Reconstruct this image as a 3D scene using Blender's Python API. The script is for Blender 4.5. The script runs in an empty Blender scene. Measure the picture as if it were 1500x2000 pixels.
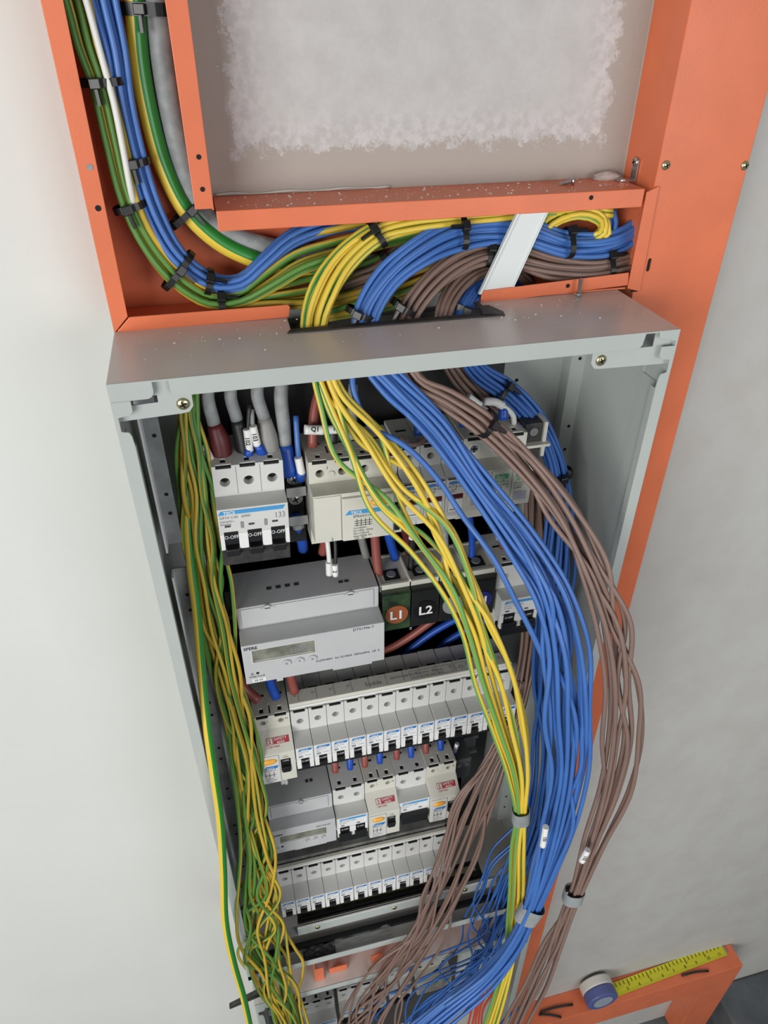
import bpy, bmesh, math, random
from mathutils import Vector, Matrix, noise
random.seed(7)
S = bpy.context.scene
COL = S.collection
R = math.radians
# ------------------------------------------------------------------ camera
PITCH, YAW, ROLL, FPX = R(35.02), R(13.99), R(.134), 1402.3
CAM = Vector((.0685, -.4378, .1905))
fw = Vector((math.sin(YAW)*math.cos(PITCH), math.cos(YAW)*math.cos(PITCH), -math.sin(PITCH)))
rt = Vector((math.cos(YAW), -math.sin(YAW), 0)); up = rt.cross(fw)
rt, up = rt*math.cos(ROLL)+up*math.sin(ROLL), up*math.cos(ROLL)-rt*math.sin(ROLL)
cd = bpy.data.cameras.new('camera'); cam = bpy.data.objects.new('camera', cd); COL.objects.link(cam)
cd.sensor_fit = 'HORIZONTAL'; cd.sensor_width = 27.0; cd.lens = FPX/1500*27.0; cd.clip_start = .01
m3 = Matrix((rt, up, -fw)).transposed()
cam.matrix_world = Matrix.Translation(CAM) @ m3.to_4x4()
S.camera = cam
# ------------------------------------------------------------------ light
W = bpy.data.worlds.new('world'); S.world = W; W.use_nodes = True
bg = W.node_tree.nodes['Background']; bg.inputs[0].default_value = (.93, .97, 1, 1); bg.inputs[1].default_value = .21
def area(name, loc, target, sx, sy, power, color):
    l = bpy.data.lights.new(name, 'AREA'); l.shape = 'RECTANGLE'; l.size = sx; l.size_y = sy; l.energy = power; l.color = color
    o = bpy.data.objects.new(name, l); COL.objects.link(o); o.location = loc
    o.rotation_euler = (Vector(target)-Vector(loc)).to_track_quat('-Z', 'Y').to_euler(); return o
area('window_light', (-1.7, -2.3, .10), (.2, .1, -.35), 1.8, 1.6, 80, (1, .99, .965))
area('room_light', (1.1, -2.0, .1), (.3, .1, -.4), 1.2, .8, 17, (.97, .98, 1))
vs = S.view_settings
vs.view_transform = 'Standard'; vs.look = 'None'; vs.exposure = -.08; vs.gamma = 1; vs.use_curve_mapping = False

# ------------------------------------------------------------------ helpers
def U(u, v, y):
    """pixel of the 1500x2000 survey photo -> world point at depth y"""
    r = fw + rt*((u-750)/FPX) + up*((1000-v)/FPX)
    return CAM + r*((y-CAM.y)/r.y)
def lin(c):
    c /= 255.0
    return c/12.92 if c <= .04045 else ((c+.055)/1.055)**2.4
MATS = {}
def mat(name, rgb, rough=.5, metal=0, var=0.0, vscale=40, bump=0, bscale=300, coat=0, alpha=1, rgb2=None, spec=.5):
    m = bpy.data.materials.new(name); m.use_nodes = True; nt = m.node_tree; b = nt.nodes['Principled BSDF']
    c = tuple(lin(x) for x in rgb)+(1,)
    b.inputs['Base Color'].default_value = c; b.inputs['Roughness'].default_value = rough; b.inputs['Metallic'].default_value = metal
    b.inputs['Coat Weight'].default_value = coat; b.inputs['Coat Roughness'].default_value = .25
    b.inputs['Specular IOR Level'].default_value = spec; b.inputs['Alpha'].default_value = alpha
    tc = nt.nodes.new('ShaderNodeTexCoord')
    if var:
        n = nt.nodes.new('ShaderNodeTexNoise'); n.inputs['Scale'].default_value = vscale; n.inputs['Detail'].default_value = 5
        nt.links.new(tc.outputs['Object'], n.inputs['Vector'])
        mx = nt.nodes.new('ShaderNodeMix'); mx.data_type = 'RGBA'
        c2 = tuple(lin(x) for x in rgb2)+(1,) if rgb2 else tuple(x*(1-var) for x in c[:3])+(1,)
        mx.inputs[6].default_value = c; mx.inputs[7].default_value = c2
        mr = nt.nodes.new('ShaderNodeMapRange'); mr.inputs[1].default_value = .38; mr.inputs[2].default_value = .66
        nt.links.new(n.outputs[0], mr.inputs[0]); nt.links.new(mr.outputs[0], mx.inputs[0]); nt.links.new(mx.outputs[2], b.inputs['Base Color'])
    if bump:
        n = nt.nodes.new('ShaderNodeTexNoise'); n.inputs['Scale'].default_value = bscale; n.inputs['Detail'].default_value = 4
        nt.links.new(tc.outputs['Object'], n.inputs['Vector'])
        bp = nt.nodes.new('ShaderNodeBump'); bp.inputs['Strength'].default_value = bump; bp.inputs['Distance'].default_value = .001
        nt.links.new(n.outputs[0], bp.inputs['Height']); nt.links.new(bp.outputs[0], b.inputs['Normal'])
    MATS[name] = m; return m
ORANGE = mat('orange_paint', (224, 119, 79), .36, var=.08, vscale=25, bump=.08, bscale=900)
GREY = mat('grey_powder_coat', (182, 188, 184), .24, var=.05, vscale=12, bump=.05, bscale=1200)
GREYD = mat('dusty_grey_coat', (212, 208, 203), .27, var=.12, vscale=9, rgb2=(203, 196, 189), bump=.05, bscale=1200)
GALV = mat('galvanised_steel', (150, 153, 153), .42, .25, var=.25, vscale=60)
LIT_EDGE = mat('lit_steel_edge', (236, 238, 240), .3, .1)  # near-white base paints in the light that the upright's edge catches
WPL = mat('white_plastic', (208, 208, 205), .42, var=.03, vscale=60)
WTAB = mat('bright_white_plastic', (230, 230, 228), .4)
CREAM = mat('cream_plastic', (208, 206, 195), .42, var=.03, vscale=60)
MGREY = mat('meter_grey_plastic', (190, 191, 192), .45, var=.04, vscale=50, bump=.05, bscale=1500)
BLACK = mat('black_plastic', (26, 27, 28), .4)
BLACKD = mat('dusty_black_rubber', (36, 36, 37), .6, var=.3, vscale=90, rgb2=(62, 60, 58))
DARK = mat('dark_recess', (14, 14, 15), .8)
SLOT = mat('screw_bottom_grey', (34, 34, 34), .5, .4)
STICK = mat('label_paper', (226, 228, 228), .5)
BLUEP = mat('blue_print', (70, 150, 205), .5)
BLUEP2 = mat('dark_blue_print', (45, 120, 190), .5)
INK = mat('dark_ink', (60, 62, 64), .6)
INKL = mat('light_ink', (135, 138, 140), .6)
WINK = mat('white_ink', (235, 235, 235), .6)
RED = mat('red_print', (172, 50, 66), .5)
DRED = mat('dark_red_window', (84, 16, 22), .3)
GREENP = mat('green_print', (70, 170, 115), .5)
LILAC = mat('lilac_window', (176, 174, 188), .3)
BTN = mat('yellow_test_button', (236, 172, 60), .35, coat=.3)
LCD = mat('lcd_glass', (104, 106, 96), .12, var=.35, vscale=70, rgb2=(140, 140, 128))
BRASS = mat('yellow_zinc_screw', (196, 190, 150), .25, .85)
STEEL = mat('steel_screw', (190, 190, 190), .25, .9)
BW = mat('blue_wire_pvc', (68, 114, 186), .40, var=.12, vscale=30, coat=.1)
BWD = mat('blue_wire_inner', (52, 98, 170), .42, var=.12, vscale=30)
YW = mat('yellow_wire_pvc', (226, 196, 70), .38, coat=.1)
YW2 = mat('shaded_yellow_wire_pvc', (198, 168, 60), .42, var=.15, vscale=30)  # darker copy of the yellow, shade of the left bundle mixed in
GW = mat('green_wire_pvc', (112, 164, 82), .38, coat=.1)
GW2 = mat('shaded_green_wire_pvc', (88, 134, 58), .42)  # darker copy of the green, with the same shade in its colour
GWT = mat('deep_green_pvc', (42, 132, 52), .32, coat=.2)
BRW = mat('brown_wire_pvc', (132, 108, 98), .42, var=.10, vscale=30)
GCAB = mat('grey_cable_sheath', (134, 138, 139), .55, var=.15, vscale=120, rgb2=(154, 157, 157))
GBOOT = mat('grey_shrink', (146, 144, 140), .5)
MAROON = mat('maroon_shrink', (92, 30, 34), .45, var=.1)
BRSL = mat('brown_shrink', (142, 74, 66), .42)
BLSL = mat('blue_shrink', (28, 76, 172), .38)
BLKC = mat('black_cable', (30, 31, 33), .45)
WHW = mat('white_wire', (222, 222, 216), .45)
SLEEVE = mat('white_marker_sleeve', (232, 232, 230), .45)
TIE = mat('black_nylon', (20, 20, 21), .35)
TAPE = mat('grey_duct_tape', (150, 155, 156), .36, var=.15, vscale=80, bump=.3, bscale=350)
TPORT = mat('orange_red_wire', (214, 74, 44), .4)
WST = mat('white_strip_paint', (216, 222, 221), .42)
FLOORM = mat('floor_concrete', (96, 102, 106), .8, var=.3, vscale=14, bump=.4, bscale=60)
YTAPE = mat('yellow_tape_blade', (206, 200, 44), .4)
TMW = mat('tape_case_grey', (206, 204, 196), .45)
TMB = mat('tape_case_blue', (84, 94, 146), .4)
WOOL = mat('clear_film', (160, 163, 163), .15, alpha=.32)
SMOKE = mat('smoked_cover', (34, 36, 38), .12, alpha=.72)
COPPERP = mat('brown_disc_print', (150, 84, 52), .4)
NAVY = mat('navy_disc_print', (40, 44, 110), .35)
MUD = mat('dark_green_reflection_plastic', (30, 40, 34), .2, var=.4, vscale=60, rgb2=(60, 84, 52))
BLANK = mat('black_disc_print', (20, 21, 22), .3)

def link(name, me, parent=None, m=None):
    o = bpy.data.objects.new(name, me); COL.objects.link(o)
    if m is not None:
        for x in (m if isinstance(m, (list, tuple)) else [m]): me.materials.append(x)
    if parent is not None: o.parent = parent
    return o
def tag(o, label, cat, group=None):
    o['label'] = label; o['category'] = cat
    if group: o['group'] = group
    return o
def struct(o): o['kind'] = 'structure'; return o
def empty(name, loc=(0, 0, 0), rot=(0, 0, 0)):
    e = bpy.data.objects.new(name, None); COL.objects.link(e); e.location = loc; e.rotation_euler = rot; e.empty_display_size = .01; return e
class MB:
    def __init__(s): s.bm = bmesh.new()
    def box(s, x0, x1, y0, y1, z0, z1, bev=0, rot=None):
        r = bmesh.ops.create_cube(s.bm, size=1)
        vsx = r['verts']
        for v in vsx: v.co = Vector(((x0+x1)/2+v.co.x*(x1-x0), (y0+y1)/2+v.co.y*(y1-y0), (z0+z1)/2+v.co.z*(z1-z0)))
        if bev:
            es = list({e for v in vsx for e in v.link_edges})
            bmesh.ops.bevel(s.bm, geom=es, offset=bev, segments=2, affect='EDGES', profile=.5)
        return s
    def cyl(s, p0, p1, r0, r1=None, n=16, caps=True):
        p0 = Vector(p0); p1 = Vector(p1); d = p1-p0
        M = Matrix.Translation((p0+p1)/2) @ d.to_track_quat('Z', 'Y').to_matrix().to_4x4()
        bmesh.ops.create_cone(s.bm, cap_ends=caps, segments=n, radius1=r0, radius2=r0 if r1 is None else r1, depth=d.length, matrix=M); return s
    def dome(s, c, r, flat, d=(0, -1, 0)):
        M = Matrix.Translation(Vector(c)) @ Vector(d).to_track_quat('Z', 'Y').to_matrix().to_4x4() @ Matrix.Diagonal((1, 1, flat, 1))
        bmesh.ops.create_uvsphere(s.bm, u_segments=16, v_segments=8, radius=r, matrix=M); return s
    def prism(s, pts, a0, a1, axis='x'):
        """pts polygon in the two other axes, extruded along axis"""
        def P(a, p):
            return (a, p[0], p[1]) if axis == 'x' else ((p[0], a, p[1]) if axis == 'y' else (p[0], p[1], a))
        A = [s.bm.verts.new(P(a0, p)) for p in pts]; B = [s.bm.verts.new(P(a1, p)) for p in pts]
        n = len(pts); fs = [s.bm.faces.new(A), s.bm.faces.new(B[::-1])]
        for i in range(n): fs.append(s.bm.faces.new((A[i], B[i], B[(i+1) % n], A[(i+1) % n])))
        bmesh.ops.recalc_face_normals(s.bm, faces=fs); return s
    def done(s, name, m, parent=None, smooth=False, bevel=0):
        me = bpy.data.meshes.new(name); bmesh.ops.recalc_face_normals(s.bm, faces=s.bm.faces[:]); s.bm.to_mesh(me); s.bm.free()
        if smooth:
            for p in me.polygons: p.use_smooth = True
        o = link(name, me, parent, m)
        if bevel:
            b = o.modifiers.new('bevel', 'BEVEL'); b.width = bevel; b.segments = 2; b.limit_method = 'ANGLE'; b.angle_limit = R(35)
        return o
def cut(o, cutter, bevel=0):
    """boolean the MB cutter out of o and bake it"""
    me = bpy.data.meshes.new('cutter'); bmesh.ops.recalc_face_normals(cutter.bm, faces=cutter.bm.faces[:]); cutter.bm.to_mesh(me); cutter.bm.free()
    c = bpy.data.objects.new('cutter', me); COL.objects.link(c)
    mods = [m for m in o.modifiers]
    for m in mods: o.modifiers.remove(m)
    b = o.modifiers.new('cut', 'BOOLEAN'); b.object = c; b.operation = 'DIFFERENCE'; b.solver = 'EXACT'
    bpy.context.view_layer.update()
    dg = bpy.context.evaluated_depsgraph_get()
    nm = bpy.data.meshes.new_from_object(o.evaluated_get(dg)); o.modifiers.clear(); o.data = nm
    bpy.data.objects.remove(c)
    if bevel:
        b = o.modifiers.new('bevel', 'BEVEL'); b.width = bevel; b.segments = 2; b.limit_method = 'ANGLE'; b.angle_limit = R(40)
    return o
TXT = {}
def text(s, size, m, parent=None, loc=(0, 0, 0), name='lettering', align='LEFT', M=None, fat=0, sx=1, slant=0):
    """flat lettering facing -y at loc (or by matrix M)"""
    k = (s, size, align, fat, m.name, sx, slant)
    if k not in TXT:
        cu = bpy.data.curves.new('t', 'FONT'); cu.body = s; cu.size = size; cu.align_x = align; cu.resolution_u = 2; cu.offset = fat; cu.shear = slant
        t = bpy.data.objects.new('t', cu); COL.objects.link(t); bpy.context.view_layer.update()
        me = bpy.data.meshes.new_from_object(t.evaluated_get(bpy.context.evaluated_depsgraph_get()))
        bpy.data.objects.remove(t); me.materials.clear(); me.materials.append(m)
        me.transform(Matrix.Diagonal((sx, 1, 1, 1))); TXT[k] = me
    o = bpy.data.objects.new(name, TXT[k]); COL.objects.link(o)
    if parent is not None: o.parent = parent
    o.matrix_local = M if M is not None else Matrix.Translation(Vector(loc)) @ Matrix.Rotation(R(90), 4, 'X')
    return o
def copy_tree(o, parent=None):
    c = o.copy(); COL.objects.link(c)
    if parent is not None: c.parent = parent; c.matrix_parent_inverse = o.matrix_parent_inverse.copy()
    for ch in list(o.children): copy_tree(ch, c)
    return c
# ---- tubes -----------------------------------------------------------------
def spline(P, step=.006):
    """centripetal-ish Catmull-Rom resample"""
    out = []; n = len(P)
    for i in range(n-1):
        p0 = P[i-1] if i else P[0]*2-P[1]; p1 = P[i]; p2 = P[i+1]; p3 = P[i+2] if i+2 < n else P[-1]*2-P[-2]
        L = (p2-p1).length; t0 = 0; a = .5
        t1 = max((p1-p0).length, 1e-5)**a; t2 = t1+max(L, 1e-5)**a; t3 = t2+max((p3-p2).length, 1e-5)**a
        k = max(2, int(L/step))
        for j in range(k):
            t = t1+(t2-t1)*j/k
            A1 = p0*((t1-t)/(t1-t0))+p1*((t-t0)/(t1-t0)); A2 = p1*((t2-t)/(t2-t1))+p2*((t-t1)/(t2-t1)); A3 = p2*((t3-t)/(t3-t2))+p3*((t-t2)/(t3-t2))
            B1 = A1*((t2-t)/(t2-t0))+A2*((t-t0)/(t2-t0)); B2 = A2*((t3-t)/(t3-t1))+A3*((t-t1)/(t3-t1))
            out.append(B1*((t2-t)/(t2-t1))+B2*((t-t1)/(t2-t1)))
    out.append(P[-1].copy()); return out
def tube(name, P, r, mats, parent=None, sides=8, step=.006, stripe=None, twist=0, rfun=None, resample=True, phase=0, toward=None):
    Q = spline(P, step) if resample else P
    n = len(Q); V = []; F = []; MI = []
    T = (Q[1]-Q[0]).normalized(); N = T.cross(Vector((.31, .87, .12))).normalized()
    if toward is not None:   # turn the stripe so that it faces this way half way along
        N0 = N; T0 = T
        for i in range(n//2):
            T2 = (Q[min(i+1, n-1)]-Q[max(i-1, 0)]).normalized(); N0 = (N0-T2*N0.dot(T2)).normalized(); T0 = T2
        B0 = T0.cross(N0); phase = math.atan2(B0.dot(toward), N0.dot(toward))-(sum(stripe)/len(stripe)+.5)*2*math.pi/sides-twist*.5
    for i in range(n):
        T2 = (Q[min(i+1, n-1)]-Q[max(i-1, 0)])
        T2 = T2.normalized() if T2.length > 1e-7 else T
        N = (N-T2*N.dot(T2)).normalized(); B = T2.cross(N); T = T2
        rr = rfun(i/(n-1)) if rfun else r
        ph = phase+twist*i/(n-1)
        for k in range(sides):
            a = 2*math.pi*k/sides+ph
            V.append(Q[i]+(N*math.cos(a)+B*math.sin(a))*rr)
    for i in range(n-1):
        for k in range(sides):
            k2 = (k+1) % sides
            F.append((i*sides+k, i*sides+k2, (i+1)*sides+k2, (i+1)*sides+k)); MI.append(1 if stripe and k in stripe else 0)
    F.append(tuple(range(sides))[::-1]); F.append(tuple((n-1)*sides+k for k in range(sides))); MI += [0, 0]
    me = bpy.data.meshes.new(name); me.from_pydata(V, [], F)
    me.polygons.foreach_set('use_smooth', [True]*(len(F)-2)+[False]*2); me.polygons.foreach_set('material_index', MI)
    return link(name, me, parent, mats)
def disc(n):
    out = []
    for i in range(n):
        rr = math.sqrt((i+.5)/n); a = i*2.39996+.4
        out.append((rr*math.cos(a), rr*math.sin(a)))
    return out
def bundle(path, n, label, cat, group, mats, r=.0022, stripe=None, seed=1, name='wire', sides=8, wig=0, twist=6, step=.006, rank=None):
    """n separate wires following one path of (u, v, depth, spread across, spread in depth, mixing)"""
    rnd = random.Random(seed); D = disc(n); C = [U(*p[:3]) for p in path]; wires = []; pts = [[] for _ in range(n)]
    perm = list(range(n))
    for j, p in enumerate(path):
        T = (C[min(j+1, len(C)-1)]-C[max(j-1, 0)]).normalized()
        N1 = T.cross(fw).normalized(); N2 = T.cross(N1).normalized()
        w = p[5] if len(p) > 5 else 0
        if w > 0:
            for _ in range(int(w*n)):
                a, b = rnd.randrange(n), rnd.randrange(n)
                if abs(D[perm[a]][0]-D[perm[b]][0]) < .35+w: perm[a], perm[b] = perm[b], perm[a]
        for i in range(n):
            a, b = D[perm[i]]
            jx = rnd.uniform(-1, 1)*wig*p[3]; jy = rnd.uniform(-1, 1)*wig*p[4]
            pts[i].append(C[j]+N1*(a*p[3]+jx)+N2*(b*p[4]+jy))
    for i in range(n):
        o = tube(name, pts[i], r, mats, None, sides, step, stripe, rnd.uniform(-twist, twist), phase=rnd.uniform(0, 6.28))
        tag(o, label, cat, group); wires.append(o)
    if rank:     # name each wire by its place across the bundle at one level
        ax, val, fmt = rank; key = []
        for o in wires:
            best = min((px(v.co) for v in list(o.data.vertices)[::4]), key=lambda q: abs(q[1-ax]-val)); key.append(best[ax])
        for k, i in enumerate(sorted(range(n), key=lambda i: key[i])): wires[i]['label'] = fmt % ORD[k]
    return wires
def out(P, k=.035, sp=.96):
    """let the loose front wires belly out of the box as they hang down"""
    Q = []
    for p in P:
        t = min(1, max(0, (p[1]-870)/560)); t = t*t*(3-2*t)
        Q.append((p[0], p[1], p[2]-k*t)+tuple(a*(1-(1-sp)*t) for a in p[3:5])+tuple(p[5:]))
    return Q
ORD = 'first second third fourth fifth sixth seventh eighth ninth tenth eleventh twelfth thirteenth fourteenth fifteenth sixteenth seventeenth eighteenth nineteenth twentieth twenty-first twenty-second'.split()
def px(p):
    d = p-CAM; z = d.dot(fw); return (750+FPX*d.dot(rt)/z, 1000-FPX*d.dot(up)/z)
def tie(u, v, y, du, dv, ra, rb, w=.0045, label='', tilt=0, head=True, m=None, thick=.0007, name='cable_tie', cat='cable tie', group=None):
    """band round a bundle: (du, dv) is the bundle's direction in the picture plane"""
    C = U(u, v, y); T = (U(u+du, v+dv, y)-C).normalized(); N1 = T.cross(fw).normalized(); N2 = T.cross(N1).normalized()
    n = 28; V = []; F = []
    for k in range(n):
        a = 2*math.pi*k/n; q = 1/((abs(math.cos(a))**2.6+abs(math.sin(a))**2.6)**(1/2.6))
        for (tt, rr) in ((-w/2, 0), (w/2, 0), (w/2, thick), (-w/2, thick)):
            V.append(C+T*tt+N1*math.cos(a)*q*(ra+rr)+N2*math.sin(a)*q*(rb+rr))
    for k in range(n):
        k2 = (k+1) % n
        for e in range(4): F.append((k*4+e, k*4+(e+1) % 4, k2*4+(e+1) % 4, k2*4+e))
    me = bpy.data.meshes.new(name); me.from_pydata(V, [], F)
    o = link(name, me, None, m or TIE)
    if head:
        mb = MB(); mb.box(-.0035, .0035, -.003, .003, -.0028, .0028, .0006); mb.box(-.001, .001, -.0015, .012, -.002, .002)
        h = mb.done('tie_head', TIE, o)
        sN = N2 if N2.dot(fw) < 0 else -N2
        Mx = Matrix((N1, sN.cross(N1)*-1 if False else T, sN)).transposed().to_4x4()
        h.matrix_local = Matrix.Translation(C+sN*(rb+.002)+N1*ra*tilt) @ Mx
    tag(o, label, cat, group); return o
def screw(name, c, r, m, parent=None, d=(0, -1, 0), cross=True):
    c = Vector(c); d = Vector(d).normalized()
    o = MB().dome((0, 0, 0), r, .45, (0, 0, 1)).done(name, m, parent, smooth=True)
    q = d.to_track_quat('Z', 'Y').to_matrix().to_4x4()
    o.matrix_local = Matrix.Translation(c) @ q @ Matrix.Rotation(.4, 4, 'Z')
    if cross:
        x = MB().box(-r*.55, r*.55, -r*.12, r*.12, r*.3, r*.47).box(-r*.12, r*.12, -r*.55, r*.55, r*.3, r*.47).done('cross_recess', DARK, o)
    return o

# ================================================================== SETTING
T = .0917; WALL = .1395
def wall_mat(name, base, alt, patch=False, sc=9, bumps=.25):
    m = bpy.data.materials.new(name); m.use_nodes = True; nt = m.node_tree; N = nt.nodes; L = nt.links; b = N['Principled BSDF']
    b.inputs['Roughness'].default_value = .7
    tc = N.new('ShaderNodeTexCoord')
    def nz(scale, det=6, rg=.6):
        n = N.new('ShaderNodeTexNoise'); n.inputs['Scale'].default_value = scale; n.inputs['Detail'].default_value = det; n.inputs['Roughness'].default_value = rg
        L.new(tc.outputs['Object'], n.inputs['Vector']); return n
    def mix(fac, a, bb):
        x = N.new('ShaderNodeMix'); x.data_type = 'RGBA'
        for sock, val in ((0, fac), (6, a), (7, bb)):
            if isinstance(val, tuple): x.inputs[sock].default_value = tuple(lin(q) for q in val)+(1,)
            else: L.new(val, x.inputs[sock])
        return x.outputs[2]
    def rng(src, a, bb):
        r = N.new('ShaderNodeMapRange'); r.inputs[1].default_value = a; r.inputs[2].default_value = bb; L.new(src, r.inputs[0]); return r.outputs[0]
    col = mix(rng(nz(sc).outputs[0], .35, .68), base, alt)
    if patch:
        sp = N.new('ShaderNodeSeparateXYZ'); L.new(tc.outputs['Object'], sp.inputs[0])
        def math_(op, a, bb=None):
            q = N.new('ShaderNodeMath'); q.operation = op
            for i, val in enumerate((a, bb)):
                if val is None: continue
                if isinstance(val, (int, float)): q.inputs[i].default_value = val
                else: L.new(val, q.inputs[i])
            return q.outputs[0]
        jag = math_('MULTIPLY', math_('SUBTRACT', nz(95, 9, .8).outputs[0], .5), .06)
        dx = math_('SUBTRACT', .145, math_('ABSOLUTE', math_('SUBTRACT', sp.outputs[0], .247)))   # half width of the skimmed patch
        dz = math_('SUBTRACT', sp.outputs[2], .105)
        dd = math_('ADD', math_('MINIMUM', dx, dz), jag)
        dist2 = math_('ADD', math_('MINIMUM', dx, dz), math_('MULTIPLY', jag, .6))
        inner = mix(rng(nz(45, 8, .7).outputs[0], .35, .65), (194, 192, 190), (184, 181, 179))
        edge = mix(rng(nz(160, 3).outputs[0], .4, .6), (198, 194, 193), (182, 179, 177))
        c2 = mix(rng(dist2, .012, .03), edge, inner)
        col = mix(rng(dd, 0, .003), (168, 160, 152), c2)
    L.new(col, b.inputs['Base Color'])
    bp = N.new('ShaderNodeBump'); bp.inputs['Strength'].default_value = bumps; bp.inputs['Distance'].default_value = .001
    L.new(nz(130, 6).outputs[0], bp.inputs['Height']); L.new(bp.outputs[0], b.inputs['Normal'])
    return m
WL = wall_mat('white_wall_paint', (216, 218, 213), (212, 214, 209), sc=4, bumps=.08)
WR = wall_mat('grey_wall_skim', (190, 190, 186), (184, 181, 175), sc=14, bumps=.3)
WC = wall_mat('scraped_wall_skim', (158, 149, 142), (150, 141, 134), True)
struct(MB().box(-1.6, .0, WALL, WALL+.1, -1.95, 1.3).done('wall_left', WL))
struct(MB().box(.0, .414, WALL, WALL+.1, -1.95, 1.3).done('wall_back', WC))
struct(MB().box(.414, 2.2, WALL, WALL+.1, -1.95, 1.3).done('wall_right', WR))
struct(MB().box(-1.6, 2.2, -2.2, WALL+.1, -2.05, -1.95).done('floor', FLOORM))
struct(MB().box(1.075, 2.2, .02, WALL, -1.95, -1.84, .006).done('trim_1', FLOORM))

# ================================================================== ORANGE TRUNKING
th = .0013
def holes(parent, lst, y=T-.0004, r=.0019):
    for (x, z) in lst:
        o = MB().cyl((x, y, z), (x, y+.0006, z), r).done('screw_hole', DARK, parent)
# left vertical channel
tv = empty('cable_trunking', (0, WALL, 0)); tag(tv, 'open orange steel trunking running down the left, with mitred corner at its foot', 'trunking')
def loc(o, e):   # keep world coordinates under a located empty
    o.matrix_parent_inverse = Matrix.Translation(-Vector(e.location)); return o
def addp(mb, name, m, e, **k): return loc(mb.done(name, m, e, **k), e)
addp(MB().box(0, .081, WALL-.0015, WALL-.0002, .0, .6), 'back_panel', ORANGE, tv)
addp(MB().box(0, th, T, WALL-.0015, .0, .6), 'side_panel', ORANGE, tv)
addp(MB().box(.0797, .081, T, WALL-.0015, .0785, .6), 'side_panel', ORANGE, tv)
addp(MB().prism([(0, -.001), (.0115, .0105), (.0125, .3), (.0132, .6), (0, .6)], T-th, T, 'y'), 'front_flange', ORANGE, tv, bevel=.0004)
addp(MB().prism([(.0685, .0795), (.081, .0795), (.081, .6), (.0665, .6)], T-th, T, 'y'), 'front_flange', ORANGE, tv, bevel=.0004)
for p in ((.0075, .108), (.0072, .0835)): loc(MB().cyl((p[0], T-th-.0004, p[1]), (p[0], T-th+.0004, p[1]), .0019).done('screw_hole', DARK if p[1] < .1 else GALV, tv), tv)
for p in ((.0755, .1115), (.0752, .092)): loc(MB().cyl((p[0], T-th-.0004, p[1]), (p[0], T-th+.0004, p[1]), .0016).done('screw_hole', DARK, tv), tv)
# horizontal channel
hx = empty('cable_trunking', (.2, WALL, 0)); tag(hx, 'open orange steel trunking lying across the top of the grey box, full of wires', 'trunking')
addp(MB().box(.081, .407, WALL-.0015, WALL-.0002, .001, .077), 'back_panel', ORANGE, hx)
addp(MB().box(.0825, .4065, T, WALL-.0002, .0765, .0778), 'top_panel', ORANGE, hx, bevel=.0004)
addp(MB().box(.0822, .4062, T-th, T, .0645, .0778), 'front_flange', ORANGE, hx, bevel=.0005)
addp(MB().box(.003, .125, T, WALL-.003, .0003, .0016), 'bottom_panel', ORANGE, hx)
addp(MB().prism([(.0015, -.0005), (.1262, .0003), (.1275, .0078), (.1262, .0098), (.0125, .0100)], T-th, T, 'y'), 'front_flange', ORANGE, hx, bevel=.0005)
addp(MB().box(.279, .4065, T, WALL-.003, .0003, .0016), 'bottom_panel', ORANGE, hx)
addp(MB().prism([(.2785, -.0015), (.408, .0035), (.4065, .0140), (.2795, .0085)], T-th, T, 'y'), 'front_flange', ORANGE, hx, bevel=.0005)
addp(MB().prism([(.4072, .0012), (.4195, .0012-.0035), (.4175, .0795), (.4075, .0755)], T-2*th, T-th, 'y'), 'joint_flap', ORANGE, hx, bevel=.0005)
loc(MB().cyl((.3615, T-th-.0004, .0735), (.3615, T-th+.0004, .0735), .0017).done('screw_hole', DARK, hx), hx)
loc(MB().cyl((.353, T-th-.0004, .0072), (.353, T-th+.0004, .0072), .0017).done('screw_hole', DARK, hx), hx)
# column
cx0, cx1 = .4145, .4935
cl = empty('trunking_column', (.454, WALL, -1.68)); tag(cl, 'tall closed orange trunking column running down behind the right edge of the grey boxes', 'trunking')
body = addp(MB().box(cx0, cx1, T, WALL-.0002, -1.68, .6), 'cover', ORANGE, cl)
body.modifiers.clear()
c = MB()
def slotc(mb, x, z, w, h, y0, y1):
    pts = []
    for k in range(13):
        a = math.pi*k/12; pts.append((x+w/2*math.cos(a), z+h/2-w/2+w/2*math.sin(a)))
    for k in range(13):
        a = math.pi+math.pi*k/12; pts.append((x+w/2*math.cos(a), z-h/2+w/2+w/2*math.sin(a)))
    mb.prism(pts, y0, y1, 'y')
slotc(c, .4245, .0185, .0032, .0105, T-.004, T+.02)
cut(body, c, .0007)
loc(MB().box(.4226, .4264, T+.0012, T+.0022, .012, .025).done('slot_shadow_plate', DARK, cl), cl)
mk = MB(); slotc(mk, .4868, .0195, .0030, .0100, T-.0003, T+.0005); addp(mk, 'knockout', ORANGE, cl, bevel=.0002)
sc = addp(MB().box(.4115, .4185, T-.0006, T-.0002, -.0028, -.0012, .0002), 'gap', DARK, cl)
for p in ((.4206, .0935), (.4905, .0907)):
    o = screw('screw', (p[0], T-.0004, p[1]), .0036, BRASS, cl); loc(o, cl)
# corner lug on the trunking
lug = empty('steel_lug', (.41, .13, .078)); tag(lug, 'small bent steel lug with a screw, in the corner between trunking and column', 'bracket')
addp(MB().box(.399, .4135, .117, .126, .0779, .0787, .0002), 'foot', STEEL, lug)
addp(MB().box(.4128, .4138, .1175, .1255, .0779, .0935, .0002), 'upright', STEEL, lug)
loc(screw('screw', (.4126, .1215, .0915), .0036, STEEL, lug, d=(-1, 0, 0)), lug)
loc(MB().cyl((.404, .1215, .0787), (.404, .1215, .0795), .0045).done('washer', STEEL, lug), lug)
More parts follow.
